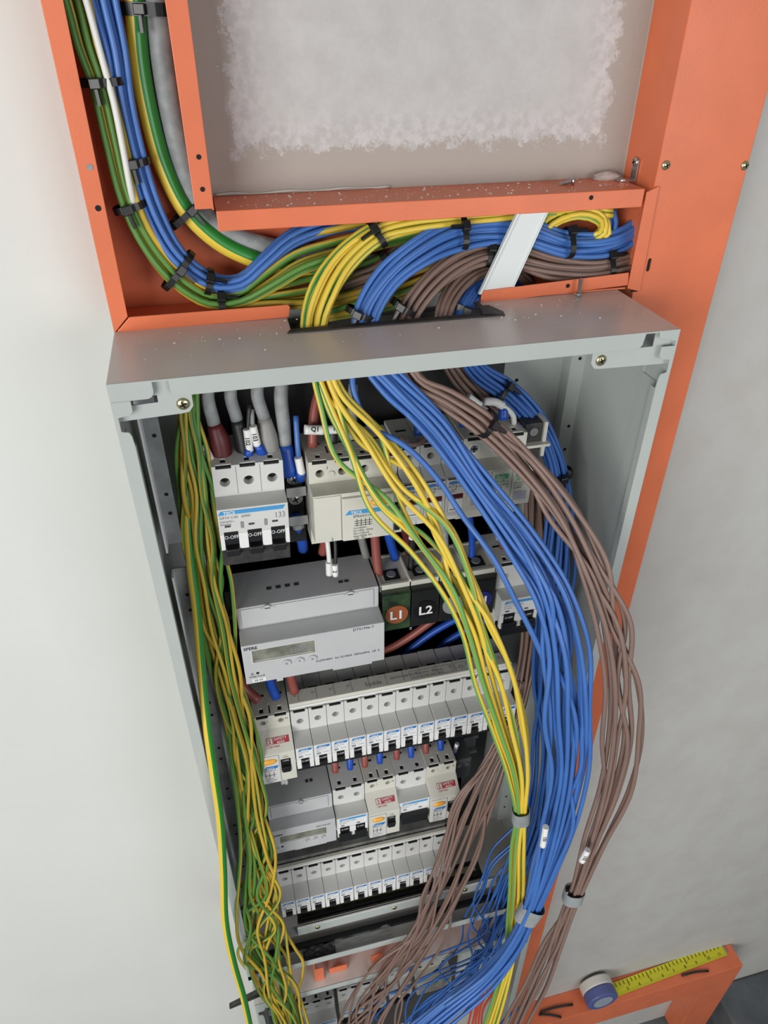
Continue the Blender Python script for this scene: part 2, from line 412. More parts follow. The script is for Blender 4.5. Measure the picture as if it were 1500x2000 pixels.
# loose screws
def loose_screw(loc_, label, up_=False):
    o = MB().dome((0, 0, 0), .0034, .5, (0, 0, 1)).cyl((0, 0, 0), (0, 0, -.013), .0014, .0005, 10)
    for k in range(9): o.cyl((0, 0, -.0015-k*.0012), (0, 0, -.0021-k*.0012), .0019, .0013, 10)
    o = o.done('screw', STEEL, None, smooth=False); tag(o, label, 'screw')
    return o
a = loose_screw(0, 'loose steel screw lying on the top edge of the horizontal trunking'); a.location = (.3585, .118, .0806); a.rotation_euler = (R(10), R(75), 0)
a = loose_screw(0, 'steel screw standing out of the trunking foot above the box, head down'); a.location = (.3605, .0845, .0018); a.rotation_euler = (R(180), 0, 0)
# white diagonal strap
strap = MB().prism([(.3028, .0650), (.3285, .0665), (.3055, .0072), (.2775, .0063)], T+.0002, T+.0012, 'y').done('trunking_strap', WST); tag(strap, 'white painted metal strap set diagonally across the horizontal trunking', 'strap')
p = MB().prism([(.3022, .0650), (.3040, .0652), (.2786, .0063), (.2768, .0062)], T-.0022, T+.0012, 'y').done('edge_flange', WST, strap)
p = MB().prism([(.3275, .0665), (.3285, .0665), (.3055, .0072), (.3045, .0071)], T-.0010, T+.0012, 'y').done('edge_flange', WST, strap)
# bottom trunk
bt = empty('cable_trunking', (.75, WALL, -1.68)); tag(bt, 'closed orange trunking near the floor with a tape measure lying on it', 'trunking')
addp(MB().box(.494, 1.05, T, WALL-.0002, -1.685, -1.60), 'cover', ORANGE, bt, bevel=.001)
addp(MB().box(.965, 1.05, T+.0006, WALL-.0002, -1.948, -1.685), 'down_leg', ORANGE, bt, bevel=.001)

# ================================================================== ENCLOSURES
SW, TK = .4, .0015
def enclosure(z0, z1, label, hole=True, plate=True):
    """grey open-front steel box from z0 (top) down to z1"""
    e = empty('electrical_enclosure', (SW/2, WALL, z1)); tag(e, label, 'electrical box')
    A = lambda mb, n, m=GREY, **k: addp(mb, n, m, e, **k)
    tp = A(MB().box(0, SW, 0, WALL-.0002, z0-TK, z0), 'top_panel', GREYD)
    if hole: cut(tp, MB().prism([(.124, .062), (.279, .0615), (.270, .13), (.126, .13)], z0-.01, z0+.01, 'z'), .0005)
    A(MB().box(0, TK, 0, WALL-.0002, z1, z0-TK), 'side_panel'); A(MB().box(SW-TK, SW, 0, WALL-.0002, z1, z0-TK), 'side_panel')
    A(MB().box(TK, SW-TK, WALL-.002, WALL-.0004, z1, z0-TK), 'back_panel')
    A(MB().box(TK, SW-TK, 0, WALL-.002, z1, z1+TK), 'bottom_panel', GREYD)
    # front lips
    def arc(cx, cz, r, a0, a1, n=5): return [(cx+r*math.cos(R(a0+(a1-a0)*i/n)), cz+r*math.sin(R(a0+(a1-a0)*i/n))) for i in range(n+1)]
    lip = [(0, 0)]+[(0, -.0125)]+arc(.0225, -.0125+.005, .005, 270, 360)+[(.0275, -.0012), (.0375, -.0012)]+arc(.0425, -.0075, .005, 180, 270)
    lip += arc(.366, -.0065, .006, 270, 330)+[(.3725, -.0012), (.3835, -.0012), (.3837, -.0055), (.4, -.0095), (.4, 0)]
    A(MB().prism([(x, z0+z) for x, z in lip], -.0004, .0011, 'y'), 'top_lip', bevel=.0005)
    def side(fl):
        pts = [(0, z0-.0125), (.0125, z0-.0125), (.0125, z0-.020), (.0105, z0-.0225), (.003, z0-.0235), (.003, z0-.0335), (.0075, z0-.0345), (.0088, z0-.0375), (.0095, z0-.046), (.0095, z1+.004), (0, z1+.001)]
        if fl: pts = [(SW-x, z) for x, z in pts]
        A(MB().prism(pts, -.0004, .0011, 'y'), 'side_lip', bevel=.0004)
        A(MB().box(*((.0082, .0094) if not fl else (SW-.0095, SW-.0083)), .0011, .0065, z1+.01, z0-.046), 'lip_return', GREY)
    side(False); side(True)
    A(MB().prism([(0, z1), (SW, z1), (SW, z1+.012), (0, z1+.012)], -.0004, .0011, 'y'), 'bottom_lip', bevel=.0005)
    # corner gussets with screws
    for f in (False, True):
        g = [(.0015, z0-.0017), (.0500, z0-.0017), (.0500, z0-.0225), (.0470, z0-.0265), (.0425, z0-.0272), (.0015, z0-.0285)]
        if f: g = [(SW-(x if x < .02 else x+.015), z) for x, z in g]
        gp = MB().prism(g, .0045, .0057, 'y'); gp = A(gp, 'corner_gusset', bevel=.0003)
        sxx = .0437 if not f else SW-.0577
        if not f: cut(gp, MB().prism([(.011, z0-.0125), (.0285, z0-.0125), (.0285, z0-.0175), (.011, z0-.0180)], -.01, .02, 'y'), .0002)
        else: cut(gp, MB().prism([(.371, z0-.0), (.3835, z0-.0), (.3835, z0-.0135), (.366, z0-.0135)], -.01, .02, 'y'), .0002)
        loc(screw('screw', (sxx, .0043, z0-.0203), .0044, BRASS, e), e)
    # perforated uprights
    if plate:
        for (za, zb) in ((z0-.02, z0-.168), (z0-.194, z1+.02)):
            st = MB().box(.0072, .0215, .0560, .0572, zb, za); st = A(st, 'perforated_upright', GALV)
            A(MB().box(.0084, .0100, .0440, .0572, zb, za), 'bright_edge', LIT_EDGE)
            k = 0; z = za-.03
            while z > zb+.01:
                loc(MB().cyl((.0165, .0556, z), (.0165, .0562, z), .0016, n=10).done('punched_hole', DARK, e), e); z -= .018 if k % 2 == 0 else .052; k += 1
        st = A(MB().box(.3845, .3985, .1215, .1228, z1+.02, z0-.003), 'perforated_upright', GREY)
        A(MB().box(.3845, .3858, .1228, WALL-.002, z1+.02, z0-.003), 'upright_flange', GREY)
        z = z0-.02; k = 0
        while z > z1+.03:
            loc(MB().cyl((.3930, .1211, z), (.3930, .1216, z), .0016, n=10).done('punched_hole', DARK, e), e); z -= (.026, .026, .07)[k % 3]; k += 1
        loc(MB().cyl((.3400, WALL-.0024, z0-.095), (.3400, WALL-.0018, z0-.095), .0018, n=10).done('punched_hole', DARK, e), e)
    return e
PLATE = mat('dark_mounting_plate', (48, 49, 49), .6)
B1 = enclosure(0, -.83, 'open grey steel electrical box filled with breakers and hanging wires, upper of the two')
B2 = enclosure(-.905, -1.50, 'lower open grey steel box under the big one, crowded with loose wires', hole=False)
addp(MB().box(.042, .322, .1275, .1287, -.815, -.018), 'mounting_plate', PLATE, B1)  # carried up past the rows to darken the cast shade behind the cables
addp(MB().box(.040, .352, .1275, .1287, -.815, -.165), 'mounting_plate', PLATE, B1)
addp(MB().box(SW-.0026, SW-TK, .0011, .0300, -.82, -.046).box(SW-.0021, SW-TK, .0300, .0340, -.82, -.030), 'side_fold', GREY, B1, bevel=.0003)
addp(MB().box(TK, .0026, .0011, .0300, -.82, -.046), 'side_fold', GREY, B1, bevel=.0003)
addp(MB().box(.042, .352, .1275, .1287, -1.48, -.925), 'mounting_plate', PLATE, B2)
addp(MB().box(.030, .352, .0200, .0270, -.8284, -.8225), 'gap_shade_strip', BLACK, B1)  # black strip added to stand for the shade in the gap here
# grommet round the cable entry
gr = MB().prism([(.1205, .0575), (.2860, .0560), (.2830, .0625), (.124, .0642)], .0002, .0012, 'z').box(.2705, .275, .0625, .11, .0002, .0022).done('entry_grommet', BLACKD); tag(gr, 'black rubber edging along the cable opening in the box top', 'grommet')
p = MB().prism([(.2690, .060), (.2850, .0565), (.2790, .074), (.2705, .074)], .0012, .0030, 'z').done('edging_end', BLACKD, gr)
# DIN rails
for zr, xa, xb in ((-.150, .045, .345), (-.290, .045, .362), (-.444, .040, .352), (-.592, .045, .330), (-.744, .045, .300)):
    d = empty('din_rail', (.2, .12, zr)); tag(d, 'steel mounting rail behind the row of breakers at height %s' % {-.150: 'of the main switch', -.290: 'of the large meter', -.444: 'of the long breaker row', -.592: 'of the small meter', -.744: 'of the lowest breaker row'}[zr], 'mounting rail')
    addp(MB().box(xa, xb, .1065, .1077, zr-.0175, zr-.0125), 'lip', GALV, d); addp(MB().box(xa, xb, .1065, .1077, zr+.0125, zr+.0175), 'lip', GALV, d)
    addp(MB().prism([(.1077, zr-.0135), (.1140, zr-.0135), (.1140, zr+.0135), (.1077, zr+.0135), (.1077, zr+.0125), (.1128, zr+.0125), (.1128, zr-.0125), (.1077, zr-.0125)], xa, xb, 'x'), 'web', GALV, d)
    for x in (xa+.004, xb-.012): addp(MB().box(x, x+.008, .1140, WALL-.002, zr-.01, zr+.01), 'standoff', GALV, d)

# ================================================================== DEVICES
SY, NY, BY = .056, .038, .1064
Pw = .0188
# local device coordinates: x from left, y world depth, z = 0 at the shoulder top
def devroot(name, label, cat, x0, zt, group=None, tilt=0):
    e = empty(name, (x0, BY, zt), (0, R(tilt), 0)); tag(e, label, cat, group)
    e['k'] = 1; del e['k']; return e
def dl(o): o.matrix_parent_inverse = Matrix.Translation((0, -BY, 0)); return o
def D(mb, name, m, e, **k): return dl(mb.done(name, m, e, **k))
def dt(e, *a, **k): return dl(text(*a, parent=e, **k))
def body_cut(e, n, w, prof, m, hole_z=-.0172, hole_r=.0036, slots=True, toggles=None, bev=.0005, extra=None, holes_=None):
    b = MB().prism(prof, .0002, n*w-.0002, 'x'); b = D(b, 'body', m, e)
    c = MB()
    for i in (range(n) if holes_ is None else holes_):
        cx = (i+.5)*w
        c.cyl((cx, SY-.005, hole_z), (cx, SY+.009, hole_z), hole_r, n=20)
        if slots:
            c.box(cx-.0060, cx+.0060, SY-.002, SY+.0026, -.0026, .002); c.box(cx-.0020, cx+.0020, SY+.006, SY+.0115, -.006, .002)
    if extra: extra(c)
    # cutter lives in root-local mesh space already
    cm = bpy.data.meshes.new('c'); bmesh.ops.recalc_face_normals(c.bm, faces=c.bm.faces[:]); c.bm.to_mesh(cm); c.bm.free()
    co = bpy.data.objects.new('c', cm); COL.objects.link(co); bo = bpy.data.objects.new('b', b.data); COL.objects.link(bo)
    md = bo.modifiers.new('m', 'BOOLEAN'); md.object = co; md.operation = 'DIFFERENCE'; md.solver = 'EXACT'
    bv = bo.modifiers.new('v', 'BEVEL'); bv.width = bev; bv.segments = 2; bv.limit_method = 'ANGLE'; bv.angle_limit = R(40)
    bpy.context.view_layer.update(); nm = bpy.data.meshes.new_from_object(bo.evaluated_get(bpy.context.evaluated_depsgraph_get()))
    nm.name = 'body'; b.data = nm; bpy.data.objects.remove(bo); bpy.data.objects.remove(co)
    for i in (range(n) if holes_ is None else holes_):
        cx = (i+.5)*w
        if slots: D(MB().box(cx-.0058, cx+.0058, SY+.0004, SY+.0025, -.0025, -.0007).box(cx-.0019, cx+.0019, SY+.0061, SY+.0114, -.0059, -.0010).box(cx-.0048, cx+.0048, SY+.0270, SY+.0295, -.0005, .0002), 'slot_shade', DARK, e)  # black slabs in the cut slots stand for the shade inside them
        s = D(MB().cyl((cx, SY+.0072, hole_z), (cx, SY+.009, hole_z), hole_r*.93, n=16), 'terminal_screw', SLOT, e)
    return b
def toggle(e, x0, x1, zt, ttop='O-OFF', y=NY, grip=True, size=.0035, gx0=None, gx1=None):
    mb = MB().box(x0, x1, y+.0006, y+.006, zt-.0125, zt, .0003)
    if grip: mb.box(gx0 if gx0 is not None else x0-.002, gx1 if gx1 is not None else x1+.002, y-.0035, y+.006, zt-.0165, zt-.0100, .0006)
    t = D(mb, 'toggle', BLACK, e)
    if ttop:
        l = text(ttop, size, WINK, t, loc=((x0+x1)/2, y+.0003, zt-.0065), align='CENTER', name='lettering', sx=.8)
    return t
def prof(bz=-.088, sh=-.0345, lz=-.0345, nb=-.060, ny=NY, sy=SY):
    return [(BY, 0), (sy, 0), (sy, sh), (ny, lz), (ny, nb), (sy+.004, nb-.002), (sy+.004, bz), (BY, bz)]
NS = .034
def breaker(n, w, label, x0, zt, group=None, tname='O-OFF'):
    e = devroot('circuit_breaker', label, 'circuit breaker', x0, zt, group)
    lz = -.0312
    def ex(c): c.box(.24*w, .76*w, NS-.01, NS+.010, -.09, -.0490)
    pr = [(BY, 0), (SY, 0), (SY, -.0305), (NS, lz), (NS, -.0520), (NS+.0025, -.0640), (SY+.004, -.0660), (SY+.004, -.088), (BY, -.088)]
    body_cut(e, 1, w, pr, WPL, hole_z=-.0165, hole_r=.0036, extra=ex)
    for (a, b) in ((.03, .27), (.73, .97)):
        D(MB().prism([(NS-.0008, -.0490), (NS-.0006, -.0640), (NS+.0030, -.0640), (NS+.0030, -.0490)], a*w, b*w, 'x'), 'tab', WTAB, e, bevel=.0003)
    t_ = toggle(e, .28*w, .72*w, -.0495, tname, y=NS+.0008, size=.0034, grip=False)
    MB().box(.02*w, .98*w, NS+.0035, NS+.020, -.0730, -.0600, .0006).box(.30*w, .70*w, NS-.0022, NS+.005, -.0625, -.0580, .0006).done('toggle_grip', BLACK, t_)
    st = D(MB().box(.0012, w-.0012, NS-.0003, NS+.0004, -.0482, -.0322), 'label_sticker', STICK, e)
    MB().prism([(.0022, -.0360), (.0044, -.0328), (w-.0014, -.0328), (w-.0026, -.0360)], NS-.0005, NS-.0002, 'y').done('blue_band', BLUEP2, st)
    text('TECS', .0034, STICK, st, loc=(.0050, NS-.0007, -.0357), fat=.00005)
    text('GP10 C16', .0026, INKL, st, loc=(.0022, NS-.0005, -.0390)); text('6000  3', .0022, INKL, st, loc=(.0022, NS-.0005, -.0418))
    text('IEC/EN', .0020, INKL, st, loc=(.0098, NS-.0005, -.0445)); MB().box(.0026, .0072, NS-.0005, NS-.0002, -.0462, -.0436).done('print_block', INKL, st)
    return e
def row(n, x0, zt, w, rowname, group, tn='O-OFF'):
    ords = ['first', 'second', 'third', 'fourth', 'fifth', 'sixth', 'seventh', 'eighth', 'ninth', 'tenth', 'eleventh', 'twelfth', 'thirteenth']
    p0 = None
    for i in range(n):
        lab = 'white single-pole breaker, %s from left in the %s' % (ords[i], rowname)
        if p0 is None: p0 = breaker(1, w, lab, x0, zt, group, tname=tn); o = p0
        else: o = copy_tree(p0)
        o['label'] = lab; o.location = (x0+i*w+random.uniform(-.0001, .0001), BY, zt+random.uniform(-.0006, .0006))
    return p0
row(13, .0927, -.4005, .01875, 'row under the beige busbar cover', 'breakers of the long middle row')
row(12, .0535, -.6970, .01875, 'lowest row of the upper box', 'breakers of the lowest row in the upper box')

def rcbo(label, x0, zt, tilt=0):
    w = Pw; e = devroot('residual_current_breaker', label, 'circuit breaker', x0, zt, None, tilt); n2 = .0345
    pr = [(BY, 0), (SY, 0), (SY, -.019), (n2, -.034), (n2, -.0795), (SY+.004, -.080), (SY+.004, -.088), (BY, -.088)]
    def ex(c): c.box(.0222, .0325, n2-.01, n2+.012, -.0660, -.0445); c.box(.0172, .0186, SY+.004, SY+.016, -.02, .002)
    body_cut(e, 2, w, pr, CREAM, hole_z=-.0095, hole_r=.0030, extra=ex)
    # red certificate logo on the sloping ledge
    d = Vector((0, n2-SY, -.015)).normalized(); nr = Vector((0, -.015, -(n2-SY)*1)).normalized(); nr = Vector((1, 0, 0)).cross(-d); nr = -nr if nr.y > 0 else nr
    c0 = Vector((0, (SY+n2)/2, -.0265))
    def onl(x, dn, off=.0002): return Matrix.Translation(c0+Vector((x, 0, 0))+d*dn+nr*off) @ Matrix((Vector((1, 0, 0)), -d, nr)).transposed().to_4x4()
    o = MB().box(0, .0160, -.0032, .0036, 0, .0002).done('certificate_mark', RED, e); o.matrix_local = onl(.0175, 0); dl(o)
    t = text('SAFETY', .0040, CREAM, o, M=Matrix.Translation((.0008, .0004, .0003)), fat=.00006); t = text('MARK', .0030, CREAM, o, M=Matrix.Translation((.0035, -.0027, .0003)), fat=.00006)
    q = text('CERTIFIED', .0026, RED, e, M=onl(.0115, .0065)); dl(q)
    q = MB().box(0, .0062, -.0034, .0036, 0, .0002).done('mark_frame', RED, e); q.matrix_local = onl(.0108, 0); dl(q)
    q2 = MB().box(.0005, .0057, -.0029, .0031, .0002, .0004).done('mark_ground', CREAM, q)
    text('2', .0058, RED, q, M=Matrix.Translation((.0015, -.0022, .0006)), fat=.0001)
    # face
    D(MB().box(.0008, .0205, n2-.0012, n2+.002, -.0785, -.0350, .0004), 'left_face', WPL, e)
    bt_ = D(MB().dome((.0108, n2-.0010, -.0425), .0080, .35), 'test_button', BTN, e, smooth=True); bt_.data.transform(Matrix.Translation((0, 0, -.0425)) @ Matrix.Diagonal((1, 1, .52, 1)) @ Matrix.Translation((0, 0, .0425)))
    D(MB().prism([(.0040, -.0545), (.0070, -.0505), (.0195, -.0505), (.0175, -.0545)], n2-.0016, n2-.0012, 'y'), 'blue_band', BLUEP2, e)
    dt(e, 'TECS', .0036, STICK, loc=(.0065, n2-.0018, -.0540))
    dt(e, 'EPR62C16', .0028, INK, loc=(.0040, n2-.0014, -.0580))
    for q in range(3): D(MB().box(.0045+q*.0045, .0050+q*.0045, n2-.0015, n2-.0012, -.0685, -.0600), 'diagram_line', INK, e)
    D(MB().box(.0045, .0155, n2-.0015, n2-.0012, -.0650, -.0645), 'diagram_line', INK, e)
    for q in range(3): dt(e, ('In=30mA', '230V~ 6000', 'CE  AC')[q], .0024, INKL, loc=(.0040, n2-.0014, -.0715-q*.0028))
    dt(e, 'Test\nMonthly', .0020, INK, loc=(.0275, n2-.0002, -.0400), align='CENTER')
    t = D(MB().box(.0226, .0321, n2+.0016, n2+.008, -.0655, -.0450, .0003).box(.0232, .0315, n2-.0020, n2+.004, -.0645, -.0560, .0006), 'toggle', BLACK, e)
    text('I-ON', .0030, WINK, t, loc=(.0274, n2+.0013, -.0500), align='CENTER')
    dt(e, '1', .0036, INK, loc=(.0135, SY-.0003, -.0085)); dt(e, 'N', .0034, INK, loc=(.0325, SY-.0003, -.0085))
    return e
rcbo('two-pole residual current breaker with yellow button, left end of the long middle row', .0545, -.4005)
rcbo('residual current breaker with yellow button, left neighbour of the wide-handle switch', .1690, -.5475)
rcbo('two-pole residual current breaker with yellow button, right end of the small meter row', .2440, -.5435)
# two-pole breaker beside the small meter, and one at the right of the terminal block
def two_pole(label, x0, zt, w=Pw, tn='O-OFF', wide=False):
    e = devroot('circuit_breaker', label, 'circuit breaker', x0, zt)
    lz, nb = -.0300, -.0545
    def ex(c):
        if wide: c.box(.002, 2*w-.002, NY-.01, NY+.008, nb-.02, nb+.004)
        else:
            for i in range(2): c.box((i+.20)*w, (i+.80)*w, NY-.01, NY+.008, nb-.02, nb+.006)
    body_cut(e, 2, w, prof(sh=lz, lz=lz, nb=nb), WPL, hole_z=-.0160, extra=ex)
    st = D(MB().box(.0015, 2*w-.0015, NY-.0003, NY+.0004, lz-.0175, lz-.0010), 'label_sticker', STICK, e)
    MB().prism([(.0028, lz-.0050), (.0050, lz-.0018), (2*w-.0022, lz-.0018), (2*w-.0030, lz-.0050)], NY-.0005, NY-.0002, 'y').done('blue_band', BLUEP, st)
    text('TECS', .0036, STICK, st, loc=(.0060, NY-.0007, lz-.0046)); text('GP10 C40', .0030, INKL, st, loc=(.0030, NY-.0005, lz-.0085)); text('6000', .0030, INKL, st, loc=(.0170, NY-.0005, lz-.0085))
    text('230/400V~', .0022, INKL, st, loc=(.0030, NY-.0005, lz-.0115))
    for i in range(2): MB().box(.0050+i*w, .0090+i*w, NY-.0006, NY-.0002, lz-.0155, lz-.0140).done('indicator_slot', INK, st)
    if wide:
        D(MB().box(.0022, 2*w-.0022, NY-.0045, NY+.006, nb-.0150, nb+.0035, .0012), 'handle', BLACK, e)
    else:
        for (a, b) in ((.03, .20), (.80, 1.20), (1.80, 1.97)):
            D(MB().box(a*w, b*w, NY-.0008, NY+.004, nb-.0125, nb+.0050, .0004), 'tab', WTAB, e)
        for i in range(2): toggle(e, (i+.21)*w, (i+.79)*w, nb+.0055, tn, size=.0036)
        D(MB().box(.001, 2*w-.001, NY-.002, NY+.012, nb-.0220, nb-.0125, .0008), 'tie_bar', BLACK, e)
    return e
two_pole('white two-pole breaker right beside the small grey meter', .1310, -.5490)
two_pole('white two-pole switch with one wide black handle, between two yellow-button breakers', .2065, -.5455, wide=True)
two_pole('small white two-pole breaker at the right end of the black terminal block row', .3045, -.2477, w=.0200)
# main three-pole breaker
def main_breaker():
    w = .0187; e = devroot('main_circuit_breaker', 'large white three-pole main breaker at top left with three O-OFF toggles', 'circuit breaker', .0530, -.1010, None, 1.2)
    lz, nb = -.0275, -.0550
    def ex(c):
        for i in range(3): c.box((i+.20)*w, (i+.80)*w, NY-.01, NY+.008, nb-.02, nb+.0045)
    body_cut(e, 3, w, prof(sh=lz, lz=lz-.001, nb=nb), WPL, hole_z=-.0150, hole_r=.0040, extra=ex)
    fz = lz-.0015
    D(MB().prism([(.0010, fz-.0045), (.0030, fz-.0010), (3*w-.0025, fz-.0010), (3*w-.0045, fz-.0045)], NY-.0004, NY+.0002, 'y'), 'blue_band', BLUEP, e)
    dt(e, 'TECS', .0040, STICK, loc=(.0050, NY-.0006, fz-.0041), fat=.0001)
    dt(e, 'GP10 C40', .0034, INKL, loc=(.0015, NY-.0003, fz-.0085)); dt(e, '6000', .0036, INKL, loc=(.0185, NY-.0003, fz-.0085)); dt(e, '230/400V~\n50/60Hz', .0026, INKL, loc=(.0015, NY-.0003, fz-.0120))
    dt(e, '133', .0075, INKL, loc=(.0445, NY-.0003, fz-.0125), sx=.8)
    for i in range(3):
        D(MB().box(.0050+i*w, .0095+i*w, NY-.0004, NY+.001, fz-.0165, fz-.0148), 'indicator_slot', INK, e)
        if i: D(MB().box(i*w-.0012, i*w+.0010, NY-.0006, NY+.001, fz-.0185, fz-.0125), 'clear_rib', INKL, e)
        if i: D(MB().box(i*w-.0002, i*w+.0002, SY-.0002, SY+.001, lz+.001, -.001), 'pole_seam', INKL, e)
    for (a, b) in ((.02, .20), (.80, 1.20), (1.80, 2.20), (2.80, 2.98)):
        D(MB().box(a*w, b*w, NY-.0008, NY+.004, nb-.0125, nb+.0030, .0004), 'tab', WTAB, e)
    for i in range(3): toggle(e, (i+.21)*w, (i+.79)*w, nb+.0040, 'O-OFF', size=.0048, grip=False)
    D(MB().box(.0005, 3*w-.0005, NY+.0010, NY+.018, nb-.0300, nb-.0120, .001), 'handle_bar', BLACKD, e)
    for i in range(3): D(MB().box((i+.2)*w, (i+.8)*w, NY-.0035, NY+.010, nb-.0180, nb-.0110, .001), 'toggle_grip', BLACK, e)
main_breaker()
# four-pole RCCB
def rccb():
    w = .01865; e = devroot('residual_current_breaker', 'wide cream four-pole residual current device in the top row, with one yellow button', 'circuit breaker', .1285, -.1075, None, .8); n2 = .0365
    pr = [(BY, 0), (SY, 0), (SY, -.0205), (n2, -.0205), (n2, -.0665), (SY+.004, -.0680), (SY+.004, -.085), (BY, -.085)]
    def ex(c):
        c.box(.0680, .0725, n2-.01, n2+.010, -.0640, -.0350)
        for i in range(4): c.box((i+.5)*w-.0062, (i+.5)*w+.0062, SY+.0125, SY+.0140, -.004, .002)
        for i in range(1, 4): c.box(i*w-.0010, i*w+.0010, SY+.012, SY+.026, -.01, .002)
    body_cut(e, 4, w, pr, CREAM, hole_z=-.0115, hole_r=.0036, slots=True, extra=ex)
    D(MB().box(.0008, .0225, n2-.0012, n2+.001, -.0660, -.0215, .0006), 'blank_face', CREAM, e)
    f = D(MB().box(.0232, .0665, n2-.0030, n2+.001, -.0665, -.0240, .0008), 'label_face', CREAM, e)
    y = n2-.0032
    MB().prism([(.0255, -.0400), (.0285, -.0360), (.0655, -.0360), (.0655, -.0400)], y-.0001, y+.0003, 'y').done('blue_band', BLUEP, f)
    text('TECS', .0040, STICK, f, loc=(.0300, y-.0003, -.0394), fat=.0001); text('EPR64/C100', .0034, INK, f, loc=(.0320, y, -.0435))
    for q in range(4): MB().box(.0350+q*.0035, .0354+q*.0035, y-.0001, y+.0002, -.0525, -.0450).done('diagram_line', INK, f)
    for q in range(3): MB().box(.0330, .0480, y-.0001, y+.0002, -.0474-q*.0022, -.0470-q*.0022).done('diagram_line', INK, f)
    for q, s in enumerate(('Un=400V~', 'In=100A  50Hz', 'IΔn=100mA', 'Im=1500A AC')): text(s, .0027, INK, f, loc=(.0320, y, -.0552-q*.0027))
    text('CE  AC', .0032, INK, f, loc=(.0330, y, -.0655))
    b = D(MB().dome((.0545, n2-.0030, -.0300), .0085, .5), 'test_button', BTN, e, smooth=True); b.data.transform(Matrix.Translation((0, 0, -.030)) @ Matrix.Diagonal((1, 1, .5, 1)) @ Matrix.Translation((0, 0, .030)))
    D(MB().box(.0683, .0722, n2-.002, n2+.006, -.0630, -.0370, .0004), 'toggle', BLACK, e)
    dt(e, '1', .0040, INK, loc=(.0145, SY-.0003, -.0080)); dt(e, 'N', .0044, INK, loc=(.0705, SY-.0003, -.0065)); dt(e, '2', .0038, INK, loc=(.0135, n2-.0015, -.0650))
    D(MB().cyl((.0185, SY-.0012, -.0125), (.0185, SY, -.0125), .0028), 'round_boss', CREAM, e)
rccb()
# fuse holders
fh = None
for i in range(3):
    lab = 'white fuse holder with dark red window, %s of the three in the top row' % ('left', 'middle', 'right')[i]
    if fh is None:
        w = Pw; e = fh = devroot('fuse_holder', lab, 'fuse holder', .2035, -.1045, 'fuse holders of the top row')
        n2 = .0400
        pr = [(BY, 0), (SY, 0), (SY, -.0200), (n2+.002, -.0250), (n2, -.0270), (n2, -.0640), (SY+.004, -.0660), (SY+.004, -.083), (BY, -.083)]
        def ex(c): c.box(.0028, w-.0028, n2-.01, n2+.003, -.0600, -.0420); c.box(.0012, w-.0012, SY-.012, n2+.0005, -.0262, -.0254)
        body_cut(e, 1, w, pr, WPL, hole_z=-.0110, hole_r=.0030, extra=ex)
        D(MB().box(.0018, w-.0012, n2-.0004, n2+.0006, -.0268, -.0262), 'seam', BLACK, e)
        dt(e, 'MERG', .0040, BLUEP2, loc=(.0024, n2-.0003, -.0315), fat=.0002, slant=.2); dt(e, 'RT18-32(', .0034, INK, loc=(.0024, n2-.0003, -.0350)); dt(e, '10x38\n500V', .0022, INK, loc=(.0040, n2-.0003, -.0375))
        dr = D(MB().box(.0030, w-.0030, n2-.0006, n2+.0028, -.0595, -.0470, .0003), 'fuse_drawer', WTAB, e)
        MB().box(.0040, w-.0040, n2-.0009, n2+.001, -.0572, -.0567).done('drawer_lip', BLACK, dr)
        D(MB().box(.0030, w-.0030, n2+.0004, n2+.0028, -.0465, -.0425), 'fuse_window', DRED, e); o = e
    else: o = copy_tree(fh)
    o['label'] = lab; o.location = (.2035+i*Pw, BY, -.1045)
# surge arrester
def spd(x0, zt, label, n=3, tilt=0):
    w = .0192; e = devroot('surge_arrester', label, 'surge arrester', x0, zt, None, tilt); n2 = .0365
    pr = [(BY, 0), (SY, 0), (SY, -.0205), (n2, -.0215), (n2, -.0590), (SY+.004, -.0610), (SY+.004, -.085), (BY, -.085)]
    body_cut(e, n, w, pr, CREAM, hole_z=-.0100, hole_r=.0040)
    for i in range(n):
        x = i*w
        D(MB().cyl((x+w/2, SY-.0006, -.010), (x+w/2, SY+.001, -.010), .0050, n=20), 'screw_ring', WTAB, e)
        s = D(MB().cyl((x+w/2, SY-.0009, -.010), (x+w/2, SY+.004, -.010), .0036, n=14), 'terminal_screw', STEEL, e)
        MB().box(x+w/2-.0027, x+w/2+.0027, SY-.0012, SY-.0008, -.0105, -.0095).box(x+w/2-.0005, x+w/2+.0005, SY-.0012, SY-.0008, -.0127, -.0073).done('cross_recess', DARK, s)
        c = D(MB().box(x+.0006, x+w-.0006, n2-.0012, n2+.002, -.0585, -.0222, .0005), 'cartridge', CREAM, e)
        y = n2-.0014
        g = MB().box(x+.0035, x+.0155, y-.0001, y+.0004, -.0300, -.0255).done('green_mark', GREENP, c)
        text('Safe', .0050, CREAM, c, loc=(x+.0045, y-.0003, -.0294), fat=.0001); text('PLUS', .0040, GREENP, c, loc=(x+.0042, y, -.0338), fat=.0001)
        text('NETWORK\nUc 275V\nIn 20kA', .0024, INK, c, loc=(x+.0025, y, -.0368)); text('Y\nO\nO', .0026, INK, c, loc=(x+.0145, y, -.0345))
        MB().box(x+.0030, x+.0150, y-.0001, y+.0004, -.0535, -.0445).done('status_window', LILAC, c)
    return e
spd(.2602, -.1035, 'cream surge arrester of three cartridges with green print, right end of the top row', tilt=.8)
spd(.2430, -1.0550, 'cream surge arrester in the lower box, half hidden by loose wires')
